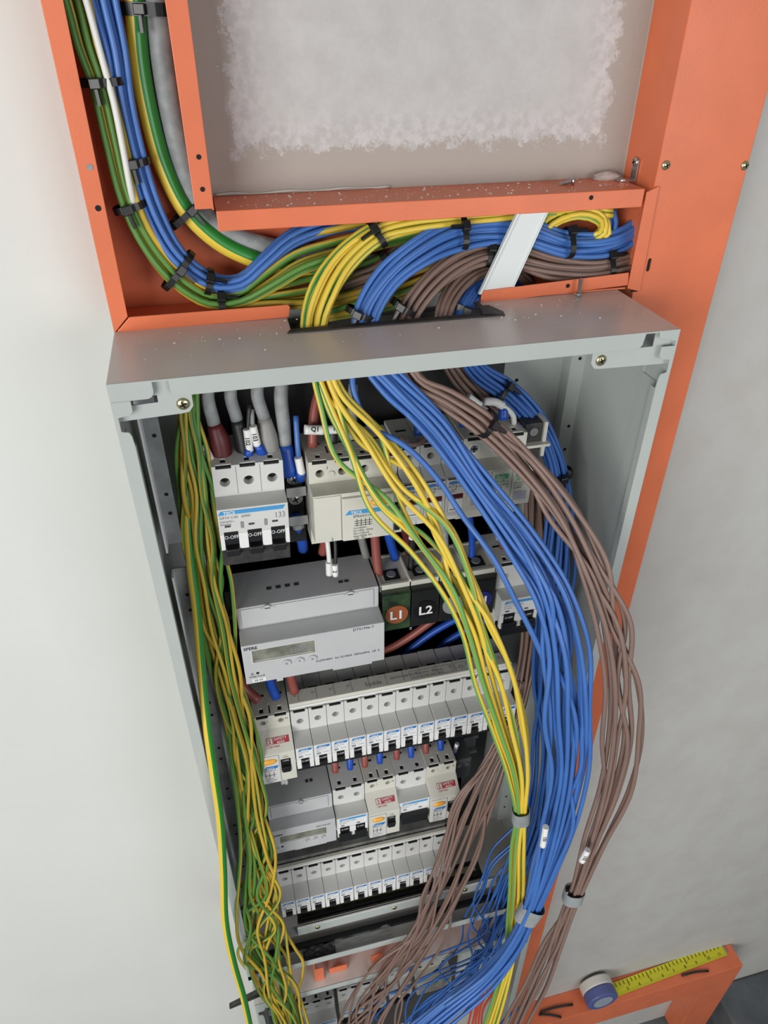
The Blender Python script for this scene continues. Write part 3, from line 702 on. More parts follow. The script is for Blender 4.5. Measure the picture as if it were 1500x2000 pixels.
# black-topped terminal at the right of the arrester
e = devroot('terminal_block', 'small black and grey terminal block right of the cream surge arrester', 'terminal block', .3180, -.0980)
D(MB().box(0, .016, .062, .1064, -.050, -.002, .0008), 'body', BLACKD, e)
D(MB().box(.0165, .0200, .060, .1064, -.035, -.001, .0006).box(0, .0220, .0555, .075, -.0225, -.0200), 'end_stop', CREAM, e); D(MB().cyl((.008, .0612, -.010), (.008, .064, -.010), .0038), 'terminal_screw', STEEL, e)

# neutral link post beside the main breaker
e = devroot('neutral_terminal', 'black neutral terminal post with two steel screws beside the main breaker', 'terminal block', .1110, -.118)
D(MB().box(0, .0150, .080, .1064, -.085, .004, .001), 'base', BLACK, e)
for k, z in enumerate((-.014, -.034)):
    dl(screw('screw', (.0072, .0735, z), .0052, STEEL, e)); D(MB().cyl((.0072, .0735, z), (.0072, .082, z), .0060, n=18), 'clamp', STEEL, e)
for z in (-.0245, -.0540): D(MB().box(-.0005, .0160, .0685, .0700, z-.0045, z+.0045, .0004), 'clip', MGREY, e)

# energy meters
def meter(label, x0, zt, W_, big):
    e = devroot('energy_meter', label, 'energy meter', x0, zt); ny = .032 if big else .0385; sy = .055
    cz = -.0240; fb = -.0735 if big else -.0700
    pr = [(BY, .0), (sy, 0), (sy, cz), (ny, cz-.0005), (ny, fb), (sy+.01, fb-.001), (sy+.01, -.092), (BY, -.092)]
    body = D(MB().prism(pr, 0, W_, 'x'), 'housing', MGREY, e, bevel=.0008)
    D(MB().box(.0040, W_-.0050, sy-.0012, sy+.001, cz+.0015, -.0012, .0005), 'terminal_cover', MGREY, e)
    for x in ((.028, W_-.027) if big else (W_*.52,)):
        c = D(MB().cyl((x, sy-.0020, -.0026), (x, sy+.001, -.0026), .0032).box(x-.0065, x+.0065, sy-.0018, sy, -.0040, -.0020), 'seal_screw', MGREY, e)
        MB().box(x-.0024, x+.0024, sy-.0023, sy-.0019, -.0030, -.0022).done('slot', DARK, c)
    if big:
        for k in range(4): D(MB().box(.030+k*.0085, .0345+k*.0085, .0745, .0785, -.0001, .0003), 'vent_hole', INK, e)
        for k in range(2): D(MB().box(.0965+k*.0055, .1005+k*.0055, .0680, .0715, -.0001, .0003), 'vent_hole', INK, e)
    else:
        for k in range(2): D(MB().box(.0480+k*.0050, .0515+k*.0050, .0760, .0800, -.0001, .0003), 'vent_hole', INK, e)
    y = ny
    lx0, lx1, lz0, lz1 = (.0088, .0655, -.0462, -.0312) if big else (.0100, .0640, -.0490, -.0365)
    fr = D(MB().box(lx0-.0010, lx1+.0014, y-.0004, y+.0005, lz0-.0012, lz1+.0010, .0002), 'display_frame', WPL, e)
    MB().box(lx0, lx1, y-.0007, y+.0002, lz0, lz1).done('display', LCD, fr)
    MB().box(lx0+.002, lx1-.002, y-.0009, y-.0005, lz0+.0015, lz0+.0020).done('display_edge', WPL, fr)
    if big: text('8888.88', .0090, INKL, fr, loc=(lx0+.034, y-.0009, lz0+.005), sx=.7)
    dt(e, 'SFERE', .0048 if big else .0040, INK, loc=(.0020 if big else .0035, y-.0003, -.0298 if big else -.0345), fat=.0001)
    dt(e, 'DTS1946-T' if big else 'DDS1946-2P', .0042 if big else .0032, INK, loc=(W_-.030 if big else W_-.0230, y-.0003, -.0285 if big else -.0335))
    for k in range(3):
        x = (.0385+k*.0120) if big else (.0400+k*.0095)
        b = D(MB().cyl((x, y-.0016, lz0-.0075 if big else lz0-.0055), (x, y, lz0-.0075 if big else lz0-.0055), .0040 if big else .0030, .0046 if big else .0034, 20), 'push_button', MGREY, e, smooth=False)
        text(('<', '^', '>')[k], .0050, INK, b, loc=(x, y-.0018, (lz0-.0090 if big else lz0-.0068)), align='CENTER')
    D(MB().cyl((.0115, y-.0004, fb+.0130), (.0115, y+.0002, fb+.0130), .0014, n=12), 'pulse_lamp', DARK, e)
    dt(e, 'JL', .0040, INK, loc=(.0055, y-.0003, fb+.0115))
    if big:
        dt(e, '3x230/400V  3x1.5(100)A  50Hz/60Hz  CE  II  ', .0036, INK, loc=(.0655, y-.0003, fb+.0135), sx=.92)
        l = D(MB().box(.0060, .0185, y-.0005, y+.0003, fb+.0020, fb+.0065), 'terminal_label', STICK, e); text('58 59', .0035, INK, l, loc=(.0075, y-.0007, fb+.003))
        dt(e, 'RS485 PULSE', .0026, INK, loc=(.0035, y-.0003, fb+.0080))
    D(MB().box(.028, .034, y+.003, y+.010, fb-.0060, fb+.001), 'lower_tab', MGREY, e); D(MB().box(W_-.050, W_-.012, y+.002, y+.010, fb-.0040, fb+.001), 'lower_tab', MGREY, e)
    return e
meter('large grey energy meter with three round buttons and display, below the main breaker', .0548, -.2490, .1316, True)
meter('small grey energy meter at the left of the lower device row, half as wide', .0545, -.5525, .0755, False)

# distribution block L1 L2 L3 N
e = devroot('distribution_block', 'black terminal block with L1, L2 and N discs, right of the large meter', 'terminal block', .1880, -.2520)
D(MB().box(0, .1155, .060, .1064, -.060, .0, .001), 'base', BLACK, e)
fr = D(MB().box(0, .1155, .0565, .0600, -.0060, .0015, .0004).box(0, .1155, .0990, .1020, -.0060, .0015, .0004), 'top_frame', CREAM, e)
for k in range(5): D(MB().box(k*.0285, k*.0285+.0018, .0565, .1020, -.0060, .0040 if k == 1 else .0018, .0003), 'divider', CREAM, e)
for k, (tx, m) in enumerate((('L1', COPPERP), ('L2', BLANK), ('L3', INKL), ('N', NAVY))):
    x = .0285*k+.0015
    D(MB().box(x+.0055, x+.0205, .0640, .0790, -.0008, .0008), 'terminal_recess', DARK, e)
    D(MB().cyl((x+.013, .0715, .0005), (x+.013, .0715, .0020), .0045), 'terminal_screw', GALV, e)
    D(MB().box(x-.0012, x+.0270, .0590, .0990, -.0050, .0002), 'top_face', CREAM, e)
    cv = D(MB().box(x-.0010, x+.0265, .0488, .0500, -.0500, -.0040, .0006).box(x-.0010, x+.0265, .0488, .0600, -.0052, -.0040), 'clear_cover', MUD if k == 0 else BLACK, e)
    d = D(MB().cyl((x+.0128, .0480, -.0300), (x+.0128, .0487, -.0300), .0112, n=32), 'phase_disc', m, e)
    if tx != 'L3': text(tx, .0145, WINK, d, loc=(x+.0128, .0476, -.0350), align='CENTER', fat=.00035)
D(MB().box(.0275, .030, .0480, .0490, -.0535, -.0500, .0005), 'cover_screw', STEEL, e)

# comb busbar cover of the long row
def comb(label, x0, x1, zt, y0, y1, h, print_=True):
    e = empty('busbar_cover', ((x0+x1)/2, (y0+y1)/2, zt)); tag(e, label, 'busbar cover')
    addp(MB().box(x0, x1, y0, y1, zt, zt+h, .0006), 'cap', CREAM, e)
    addp(MB().box(x0, x1, y0-.0012, y0+.0006, zt, zt+.0028, .0003), 'front_rib', WTAB, e)
    if print_:
        def tp(s, size, x, y):
            o = text(s, size, INKL, e, M=Matrix.Translation((x, y, zt+h+.0002))); loc(o, e)
        tp('Sodda', .0075, .1735, y0+.0045); tp('ZERTIFIZIERT', .0040, .2010, y0+.0075); tp('GT2310/10  16mm2', .0042, .2250, y0+.0075); tp('12-0T CLASS TEST  80A', .0034, .2250, y0+.0035)
        for k in range(13):
            if k not in (4, 5, 6): tp('D', .0042, .0985+k*.01875, y0+.0085)
            addp(MB().box(x0+.0105+k*.01875, x0+.0108+k*.01875, y0+.002, y1-.001, zt+h, zt+h+.0002), 'cut_line', INKL, e)
        for (a, b) in ((.2235, .2700), (.2735, .2990), (.3020, .3130)):
            addp(MB().box(a, b, y0+.0128, y0+.0131, zt+h, zt+h+.0002).box(a, b, y0+.0024, y0+.0027, zt+h, zt+h+.0002).box(a, a+.0003, y0+.0024, y0+.0131, zt+h, zt+h+.0002).box(b-.0003, b, y0+.0024, y0+.0131, zt+h, zt+h+.0002), 'print_frame', INKL, e)
        tp('-O-  /-', .0070, .2750, y0+.0050)
    return e
comb('beige printed busbar cover lying along the long middle row', .0927, .3365, -.3995, .0592, .0770, .0070)
comb('thin white busbar cover along the lowest row of the upper box', .0535, .2790, -.6960, .0592, .0640, .0040, False)
cd2 = MB().box(.0535, .2785, .066, .1050, -.6935, -.6875, .0006).done('dusty_cover_strip', mat('dusty_strip', (118, 118, 116), .6, var=.5, vscale=60, rgb2=(88, 87, 84))); tag(cd2, 'dusty dark grey strip behind the lowest breaker row', 'cover strip')

# earth terminal bar and lower clutter
e = empty('earth_bar', (.2, .05, -.80)); tag(e, 'long dusty terminal bar with many small brass screws under the lowest breakers', 'terminal bar')
addp(MB().box(.0720, .330, .0410, .0630, -.8000, -.7920, .001), 'smoked_base', BLACKD, e)
addp(MB().box(.0800, .322, .0465, .0545, -.7920, -.7880, .0005), 'brass_bar', BRASS, e)
for k in range(26): addp(MB().cyl((.0840+k*.0091, .0505, -.7880), (.0840+k*.0091, .0505, -.7862), .0021, n=8), 'bar_screw', BRASS, e)
addp(MB().box(.0715, .3300, .0385, .0395, -.7990, -.7860), 'clear_cover', SMOKE, e)
e = empty('mounting_strip', (.2, .02, -.80)); tag(e, 'grey steel strip with two screws across the bottom of the upper box', 'mounting strip')
addp(MB().box(.0700, .3450, .0275, .0287, -.8050, -.7850, .0003), 'face', GREY, e)
addp(MB().box(.0700, .3450, .0265, .0287, -.7850, -.7838, .0002), 'bright_edge', WTAB, e)
addp(MB().box(.0300, .3700, .0287, .040, -.8058, -.8048), 'lower_flange', GREY, e)
for x in (.096, .200, .30): loc(screw('screw', (x, .0272, -.7945), .0036, BRASS, e), e)
# dark foam and film lying in the bottom of the box
bm = bmesh.new(); bmesh.ops.create_grid(bm, x_segments=14, y_segments=10, size=.5)
for v in bm.verts:
    v.co = Vector((.094+v.co.x*.042, .011+v.co.y*.016, -.8255+.0055*noise.noise(v.co*7)+.0025))
bmesh.ops.solidify(bm, geom=bm.faces[:], thickness=.001); mb = MB(); mb.bm.free(); mb.bm = bm
o = mb.done('foam_scrap', BLACKD, None, smooth=True); tag(o, 'crumpled black scrap lying in the bottom of the upper box', 'scrap')
bm = bmesh.new(); bmesh.ops.create_grid(bm, x_segments=18, y_segments=10, size=.5)
for v in bm.verts: v.co = Vector((.152+v.co.x*.080, .013+v.co.y*.016, -.8245+.004*noise.noise(v.co*6+Vector((3, 1, 0)))+.0012))
mb = MB(); mb.bm.free(); mb.bm = bm
o = mb.done('plastic_film', WOOL, None, smooth=True); tag(o, 'crinkled clear plastic film beside the black scrap in the box bottom', 'plastic film')
# clear terminal at the right end of the small meter row
e = devroot('terminal_block', 'translucent grey terminal block at the right end of the small meter row', 'terminal block', .2850, -.5560)
D(MB().box(0, .022, .070, .1064, -.045, -.008, .001), 'base', mat('translucent_grey', (96, 99, 100), .25, alpha=.8), e)
for k in range(2): D(MB().cyl((.006+k*.010, .0685, -.018), (.006+k*.010, .072, -.018), .0032), 'terminal_screw', STEEL, e)

# ---- lower box contents
def simple_dev(label, x0, zt, n):
    e = devroot('circuit_breaker', label, 'circuit breaker', x0, zt)
    def ex(c):
        for i in range(n): c.box((i+.22)*Pw, (i+.78)*Pw, NY-.01, NY+.008, -.08, -.054)
    body_cut(e, n, Pw, prof(), WPL, extra=ex)
    for i in range(n): toggle(e, (i+.24)*Pw, (i+.76)*Pw, -.0550, '')
    D(MB().prism([(.002, -.040), (.004, -.0365), (n*Pw-.002, -.0365), (n*Pw-.004, -.040)], NY-.0004, NY+.0002, 'y'), 'blue_band', BLUEP, e)
simple_dev('white three-pole breaker at the top left of the lower box', .0560, -1.0900, 3)
simple_dev('white two-pole breaker in the lower box beside the cream arrester', .1980, -1.0500, 2)
simple_dev('white four-pole breaker in the lower box behind brown wires', .1180, -1.0750, 4)
e = empty('trunking_offcut', (.12, .05, -.9048)); tag(e, 'short orange trunking nipple between the two grey boxes', 'trunking')
addp(MB().box(.0840, .0855, .010, .060, -.9045, -.8320), 'side_panel', ORANGE, e)
addp(MB().box(.0840, .0970, .0092, .0105, -.9045, -.8700, .0003), 'front_flange', ORANGE, e)
addp(MB().box(.105, .130, .0140, .0155, -.9045, -.8900, .0003), 'front_flange', ORANGE, e)
addp(MB().box(.0855, .3500, .060, .0615, -.9045, -.8320), 'back_panel', ORANGE, e)
addp(MB().box(.1640, .1800, .0140, .0155, -.9045, -.8850, .0003), 'front_flange', ORANGE, e)

# ================================================================== HEAVY CABLES
def cable(name, P, r, m, label, cat='cable', sides=16, **k):
    o = tube(name, [U(*p) for p in P], r, m, None, sides, .005, **k); tag(o, label, cat); return o
GY_ST = (0, 1, 2, 3)
cable('earth_cable', [(250, -90, .124), (262, 0, .124), (272, 120, .124), (290, 220, .124), (318, 320, .124), (362, 408, .122), (425, 470, .120), (500, 507, .119), (580, 525, .121), (680, 535, .125), (760, 560, .125)],
      .0066, [YW, GWT], 'thick green and yellow earth cable sweeping down the left trunking', stripe=tuple(range(0, 10)), toward=rt*.85+fw*.25+up*.45)
o = cable('power_cable', [(290, -90, .1265), (305, 0, .1265), (318, 120, .1265), (338, 240, .1265), (368, 350, .126), (405, 425, .126), (455, 462, .126), (530, 485, .126), (640, 500, .128), (760, 520, .128)],
      .0078, GCAB, 'thick grey sheathed cable beside the earth cable in the left trunking')
# incoming conductors of the main breaker
def conductor(label, P, r, m1, cutk, m2, r2, tail=None):
    Q = [U(*p) for p in P]; e = tube('power_cable', Q[:cutk+1], r, m1, None, 14, .004); tag(e, label, 'cable')
    n = len(Q)-cutk
    t = tube('shrink_sleeve', Q[cutk:], r2, m2, e, 14, .004, rfun=lambda q: r*1.06+(r2-r*1.06)*min(1, q*2.2)*(1 if q < .95 else .93))
    return e
conductor('grey cable ending in a maroon sleeve at the main breaker left pole', [(470, 655, .112), (425, 705, .098), (405, 765, .083), (418, 828, .080), (430, 865, .078), (436, 900, .076)], .0052, GCAB, 3, MAROON, .0082)
conductor('grey cable ending in a black sleeve at the main breaker middle pole', [(520, 655, .112), (470, 705, .098), (450, 765, .085), (463, 820, .082), (475, 862, .080), (482, 900, .077)], .0049, GCAB, 3, BLKC, .0072)
conductor('grey cable ending in a grey sleeve at the main breaker right pole', [(560, 650, .112), (518, 705, .098), (502, 765, .083), (516, 817, .080), (522, 850, .078), (528, 886, .076)], .0050, GCAB, 3, GBOOT, .0080)
conductor('grey cable ending in a blue sleeve at the neutral post', [(610, 645, .112), (562, 705, .098), (549, 765, .083), (554, 830, .081), (557, 868, .080), (563, 905, .077), (568, 928, .075)], .0055, GCAB, 4, BLSL, .0068)
def sleeve(P, r, txt, label, flip=False, size=.0048, m=SLEEVE, parent=None):
    """white numbered marker sleeve on a wire"""
    Q = [U(*p) for p in P]; o = tube('marker_sleeve', Q, r, m, parent, 12, .002)
    if parent is None: tag(o, label, 'marker sleeve')
    if txt:
        a, b = Q[0], Q[-1]; X = (b-a).normalized() if not flip else (a-b).normalized()
        Z = (-fw + X*fw.dot(X)).normalized(); Y = Z.cross(X)
        t = text(txt, size, BLACK, o, M=Matrix.Translation((a+b)/2+Z*(r+.0002)-Y*size*.34) @ Matrix((X, Y, Z)).transposed().to_4x4(), align='CENTER', fat=.0001)
    return o
def smallwire(P, r, m, label, name='wire', **k):
    o = tube(name, [U(*p) for p in P], r, m, None, 10, .004, **k); tag(o, label, 'wire'); return o
w_ = smallwire([(378, 780, .088), (385, 830, .080), (400, 872, .076)], .0018, GCAB, 'thin grey wire with sleeve 101 left of the maroon cable')
sleeve([(397, 868, .074), (414, 902, .070)], .0031, '101', '', parent=w_)
w_ = smallwire([(487, 790, .080), (485, 840, .074), (488, 870, .072)], .0018, BLKC, 'thin black wire with sleeve 102 and blue boot at the main breaker')
sleeve([(482, 838, .072), (488, 880, .070)], .0031, '102', '', parent=w_); tube('blue_boot', [U(487, 876, .070), U(485, 896, .071)], .0040, BLSL, w_, 12, .003, rfun=lambda q: .0030+.0016*q)
w_ = smallwire([(492, 800, .080), (493, 825, .075), (498, 850, .072)], .0018, GCAB, 'thin grey wire with sleeve 103 and blue boot at the main breaker')
sleeve([(494, 832, .071), (503, 870, .069)], .0031, '103', '', parent=w_); tube('blue_boot', [U(503, 868, .069), U(514, 888, .071)], .0042, BLSL, w_, 12, .003, rfun=lambda q: .0030+.0018*q)
w_ = smallwire([(578, 812, .082), (580, 850, .076), (583, 890, .072), (588, 920, .072)], .0024, BW, 'short blue wire with a white sleeve at the neutral post')
sleeve([(582, 893, .070), (589, 925, .069)], .0034, '', '', parent=w_); tube('blue_boot', [U(588, 922, .069), U(586, 936, .072)], .0042, BLSL, w_, 12, .003)
for k, (P, lab) in enumerate((([(576, 1000, .082), (582, 1030, .084), (590, 1058, .092), (592, 1072, .104)], 'blue conductor leaving the foot of the neutral post'),)):
    o = smallwire(P, .0050, BLSL, lab)
    tube('tie_band', [U(580, 1018, .083), U(583, 1027, .0835)], .0062, MGREY, o, 14, .003)
# Q1 conductors
w_ = smallwire([(625, 760, .092), (615, 800, .086), (611, 850, .079), (611, 872, .077)], .0042, BRSL, 'brown conductor marked Q1 entering the cream four-pole device')
sleeve([(595, 839, .070), (632, 840, .070)], .0040, 'Q1', '', parent=w_, size=.0052)
w_ = smallwire([(655, 755, .095), (652, 800, .088), (650, 850, .080), (650, 866, .078)], .0042, BLKC, 'black conductor with white marker beside the Q1 conductor')
sleeve([(634, 840, .072), (668, 838, .072)], .0036, '1', '', parent=w_)
smallwire([(690, 750, .095), (688, 800, .088), (688, 858, .079)], .0042, GBOOT, 'grey conductor entering the third pole of the cream device')
# meter leads
w_ = smallwire([(636, 1035, .080), (640, 1062, .072), (644, 1108, .067)], .0022, WHW, 'white lead plugged into the top of the large meter')
sleeve([(642, 1098, .0665), (643, 1122, .0665)], .0030, '', '', parent=w_)
w_ = smallwire([(652, 1035, .080), (655, 1070, .072), (655, 1108, .067)], .0018, BLKC, 'black lead with white sleeve plugged into the large meter')
sleeve([(654, 1102, .0665), (655, 1124, .0665)], .0028, '2', '', parent=w_)
smallwire([(640, 1020, .095), (636, 1050, .098), (630, 1080, .102)], .0045, BRSL, 'brown conductor behind the white meter lead')
smallwire([(730, 1010, .088), (733, 1060, .084), (738, 1110, .078), (744, 1140, .073)], .0044, BRSL, 'brown conductor going down to the L1 terminal')
smallwire([(752, 1005, .092), (760, 1050, .092), (772, 1090, .094)], .0046, BLSL, 'blue conductor beside the brown L1 conductor')
smallwire([(775, 1005, .095), (792, 1040, .094), (800, 1080, .095)], .0044, MAROON, 'dark red conductor behind the yellow wires over the L2 terminal')
w_ = smallwire([(806, 1020, .078), (805, 1060, .078), (803, 1100, .077), (800, 1130, .073)], .0030, BLKC, 'black lead with a white clip above the L2 terminal')
sleeve([(806, 1034, .074), (804, 1052, .074)], .0030, '', '', parent=w_)
smallwire([(858, 1000, .078), (868, 1040, .077), (868, 1090, .077), (862, 1140, .074)], .0036, GCAB, 'grey sheathed lead going down behind the yellow wires to the terminal block')
smallwire([(915, 1000, .082), (922, 1050, .082), (920, 1100, .078), (912, 1130, .073)], .0034, BLSL, 'blue lead going down to the N terminal')
smallwire([(700, 1015, .098), (706, 1050, .100), (716, 1090, .102)], .0040, GBOOT, 'grey conductor behind the brown L1 conductor')
# under the block
smallwire([(780, 1285, .121), (850, 1232, .121), (930, 1190, .118)], .0040, BLSL, 'upper blue conductor crossing under the terminal block')
smallwire([(820, 1300, .121), (880, 1248, .121), (960, 1205, .118)], .0040, BLSL, 'lower blue conductor crossing under the terminal block')
smallwire([(700, 1290, .121), (770, 1262, .121), (840, 1215, .119), (880, 1180, .118)], .0044, BRSL, 'brown conductor crossing in the dark under the L1 cover')
# row 3 feeds
smallwire([(460, 1310, .088), (478, 1345, .082), (505, 1368, .074)], .0052, BRSL, 'brown shrink-covered feed at the left of the long row')
o = smallwire([(524, 1318, .076), (530, 1340, .075), (540, 1362, .072)], .0050, BLSL, 'blue shrink-covered feed under the large meter'); o.data.materials[0] = BLSL
smallwire([(566, 1312, .078), (571, 1335, .077), (576, 1352, .074)], .0050, BRSL, 'brown shrink-covered feed under the large meter')
# small mcb feed
w_ = smallwire([(972, 1005, .078), (978, 1035, .074), (984, 1070, .070)], .0040, BRSL, 'brown conductor with white ring entering the right-hand two-pole breaker')
sleeve([(978, 1040, .0725), (979, 1050, .0725)], .0055, '', '', parent=w_)
# boots into the meter row
for k, (u, v, m, nm) in enumerate(((655, 1498, BRSL, 'brown'), (684, 1492, BLSL, 'blue'), (713, 1487, BRSL, 'brown'), (742, 1480, BLSL, 'blue'), (775, 1472, BRSL, 'brown'), (803, 1468, BLSL, 'blue'), (832, 1460, BRSL, 'brown'), (861, 1454, BLSL, 'blue'))):
    nth = ('first', 'second', 'third', 'fourth')[k//2]
    o = tube('conductor_boot', [U(u-4, v-34, .088), U(u-1, v-12, .080), U(u, v+10, .0735)], .0036, m, None, 12, .003, rfun=lambda q: .0036+.0008*math.sin(q*3.1)); tag(o, '%s shrink boot entering the small meter row, %s of its colour from the left' % (nm, nth), 'wire')
sleeve([(548, 1512, .070), (552, 1530, .068)], .0022, '', 'left white sleeve under the yellow-button breaker of the long row'); sleeve([(556, 1514, .070), (559, 1530, .068)], .0022, '', 'right white sleeve under the yellow-button breaker of the long row')
w_ = smallwire([(895, 1450, .085), (888, 1470, .080), (884, 1490, .078)], .0028, BLSL, 'dark blue lead with clear sleeve at the translucent terminal block'); sleeve([(893, 1452, .078), (888, 1468, .077)], .0026, '', '', parent=w_)
# tags by the fuse holders and arrester
w_ = smallwire([(816, 778, .078), (826, 790, .070), (850, 812, .066), (862, 830, .068)], .0020, BLKC, 'black wire with tilted white sleeve over the fuse holders')
sleeve([(828, 786, .060), (857, 813, .058)], .0034, '102', '', parent=w_)
tube('blue_boot', [U(857, 812, .060), U(864, 828, .064)], .0042, BLSL, w_, 12, .003)
w_ = smallwire([(912, 770, .074), (932, 790, .068), (950, 800, .07)], .0022, GCAB, 'grey wire with blank white sleeve beside the brown bundle'); sleeve([(914, 774, .066), (938, 792, .064)], .0030, '', '', parent=w_)
w_ = smallwire([(940, 788, .074), (960, 785, .070), (985, 795, .068), (1002, 812, .070), (1004, 830, .074)], .0024, WHW, 'white wire with sleeve 133 curving over the surge arrester'); sleeve([(946, 784, .066), (966, 785, .064), (982, 793, .064)], .0034, '133', '', parent=w_)
for k, (u, v) in enumerate(((818, 838), (906, 822), (983, 808), (1026, 842))):
    o = tube('blue_ferrule', [U(u, v-14, .070), U(u, v+12, .066)], .0042, BLSL, None, 12, .003); tag(o, 'blue wire end boot, %s of the four above the fuses and surge arrester' % ('leftmost', 'second', 'third', 'rightmost')[k], 'wire end')
smallwire([(782, 852, .060), (792, 866, .056), (815, 868, .054), (834, 852, .060)], .0022, BRW, 'small brown loop over the middle fuse holder')

# ================================================================== WIRE BUNDLES
GYM = [YW, GW]
G4 = (0, 1, 2)
# A: yellow-green bundle over the front
bundle(out([(1190, 415, .112, .006, .006), (1090, 405, .112, .007, .006), (980, 418, .108, .007, .006), (880, 430, .104, .007, .006), (800, 438, .100, .0075, .006), (735, 458, .095, .0085, .005), (672, 510, .089, .0105, .005), (632, 570, .081, .0115, .004), (614, 636, .073, .0095, .004),
        (625, 700, .058, .008, .005), (650, 775, .046, .011, .006), (708, 865, .034, .023, .006, .3), (772, 960, .018, .029, .006, .5), (843, 1050, .006, .023, .006, .4), (896, 1140, -.002, .017, .006, .3), (932, 1225, -.008, .017, .006, .3), (965, 1320, -.012, .022, .006, .3),
        (995, 1420, -.015, .020, .006, .2), (1013, 1510, -.018, .013, .006), (1017, 1590, -.02, .0065, .0050), (1012, 1660, -.02, .0085, .006), (1010, 1740, -.022, .009, .006), (1004, 1800, -.024, .008, .006), (996, 1870, -.028, .007, .006), (975, 1950, -.034, .009, .006), (950, 2030, -.04, .010, .006), (935, 2090, -.042, .010, .006), (925, 2250, -.03, .014, .006)]),
       11, 'yellow and green earth wire of the loose front bundle, crossing the meters and breakers', 'wire', 'front yellow-green wires', GYM, .00215, G4, 3, wig=.12, twist=10, rank=(0, 1320, 'yellow-green front wire, %s from left level with the long breaker row'))
# B: blue bundle over the front
bundle(out([(1275, 420, .118, .006, .006), (1205, 470, .110, .009, .006), (1110, 478, .106, .010, .005), (1010, 448, .106, .012, .0045), (900, 455, .100, .0125, .005), (820, 490, .088, .011, .005), (755, 548, .080, .0105, .005), (712, 625, .072, .009, .005),
        (715, 690, .058, .009, .005), (765, 750, .046, .011, .006), (850, 835, .030, .011, .007, .2), (930, 945, .014, .0115, .007, .2), (1015, 1060, -.004, .014, .007, .2), (1078, 1160, -.018, .017, .008, .3), (1103, 1270, -.026, .022, .008, .3), (1110, 1390, -.032, .025, .008, .3), (1110, 1500, -.035, .024, .008, .3), (1094, 1600, -.038, .021, .008, .3), (1066, 1690, -.040, .016, .007), (1034, 1780, -.042, .0105, .006),
        (1000, 1850, -.045, .012, .006), (945, 1915, -.048, .015, .006), (870, 1975, -.052, .018, .006), (780, 2050, -.056, .02, .006)]),
       16, 'bright blue wire of the big loose bundle hanging down the front right', 'wire', 'front blue wires', BW, .00225, None, 5, wig=.14, rank=(0, 1400, 'bright blue front wire, %s from left level with the long breaker row'))
smallwire(out([(690, 700, .060), (690, 760, .050), (722, 830, .040), (790, 870, .030), (850, 930, .020), (905, 1010, .008), (960, 1085, -.006), (1010, 1180, -.014), (1050, 1260, -.02), (1080, 1340, -.022), (1095, 1450, -.024), (1085, 1560, -.03), (1060, 1680, -.04), (1030, 1785, -.047), (960, 1895, -.055), (870, 1965, -.058)]), .0024, BW, 'single blue wire straying left of its bundle, across the fuse holders')
# C: brown bundle over the front
bundle(out([(1300, 495, .118, .006, .006), (1235, 508, .110, .008, .006), (1160, 525, .104, .009, .006), (1080, 520, .106, .011, .005), (1010, 502, .108, .0115, .004), (950, 492, .103, .010, .0045), (885, 520, .092, .009, .005), (830, 568, .084, .0085, .005), (795, 622, .077, .008, .004),
        (785, 680, .060, .0075, .005), (808, 745, .050, .008, .005), (872, 780, .040, .008, .006), (950, 830, .024, .0085, .006), (1030, 905, .006, .010, .006, .2), (1100, 1000, -.014, .012, .006, .2), (1160, 1110, -.03, .013, .006, .3), (1200, 1220, -.038, .015, .007, .4), (1215, 1330, -.044, .018, .007, .3), (1220, 1440, -.048, .021, .007, .2), (1202, 1540, -.05, .019, .007, .2), (1165, 1640, -.05, .013, .006), (1130, 1730, -.05, .0075, .0055), (1112, 1775, -.05, .008, .0055),
        (1082, 1845, -.05, .013, .006, .3), (1048, 1920, -.05, .017, .006, .3), (1015, 1990, -.05, .017, .006), (985, 2070, -.05, .018, .006), (965, 2240, -.04, .020, .006)]),
       10, 'brown wire of the loose bundle bulging out in front of the right side', 'wire', 'front brown wires', BRW, .0022, None, 8, wig=.16, rank=(0, 1450, 'brown wire bulging out in front, %s from left below its widest bend'))
# D: brown bundle behind, fanning to the lower left
bundle([(1035, 560, .124, .006, .005), (980, 520, .118, .008, .006), (925, 535, .108, .008, .006), (885, 575, .092, .007, .005), (868, 615, .080, .006, .004), (868, 670, .082, .0065, .005), (892, 728, .086, .008, .006), (945, 785, .088, .008, .006), (1005, 850, .094, .008, .006), (1040, 930, .090, .010, .006), (1050, 1050, .082, .012, .006), (1045, 1160, .078, .012, .006), (1034, 1270, .070, .010, .006), (1015, 1370, .052, .010, .006), (985, 1450, .032, .012, .007), (950, 1535, .014, .018, .007), (910, 1640, .004, .024, .008, .3), (872, 1740, -.004, .024, .008, .3), (825, 1830, -.008, .020, .008, .3), (765, 1910, -.01, .030, .008, .3), (715, 1980, -.012, .034, .008, .3), (690, 2070, -.014, .034, .008)],
       11, 'brown wire of the rear bundle fanning out to the lower left', 'wire', 'rear brown wires', BRW, .0020, None, 12, wig=.12, rank=(0, 1640, 'brown rear wire, %s from left where it fans beside the small meter row'))
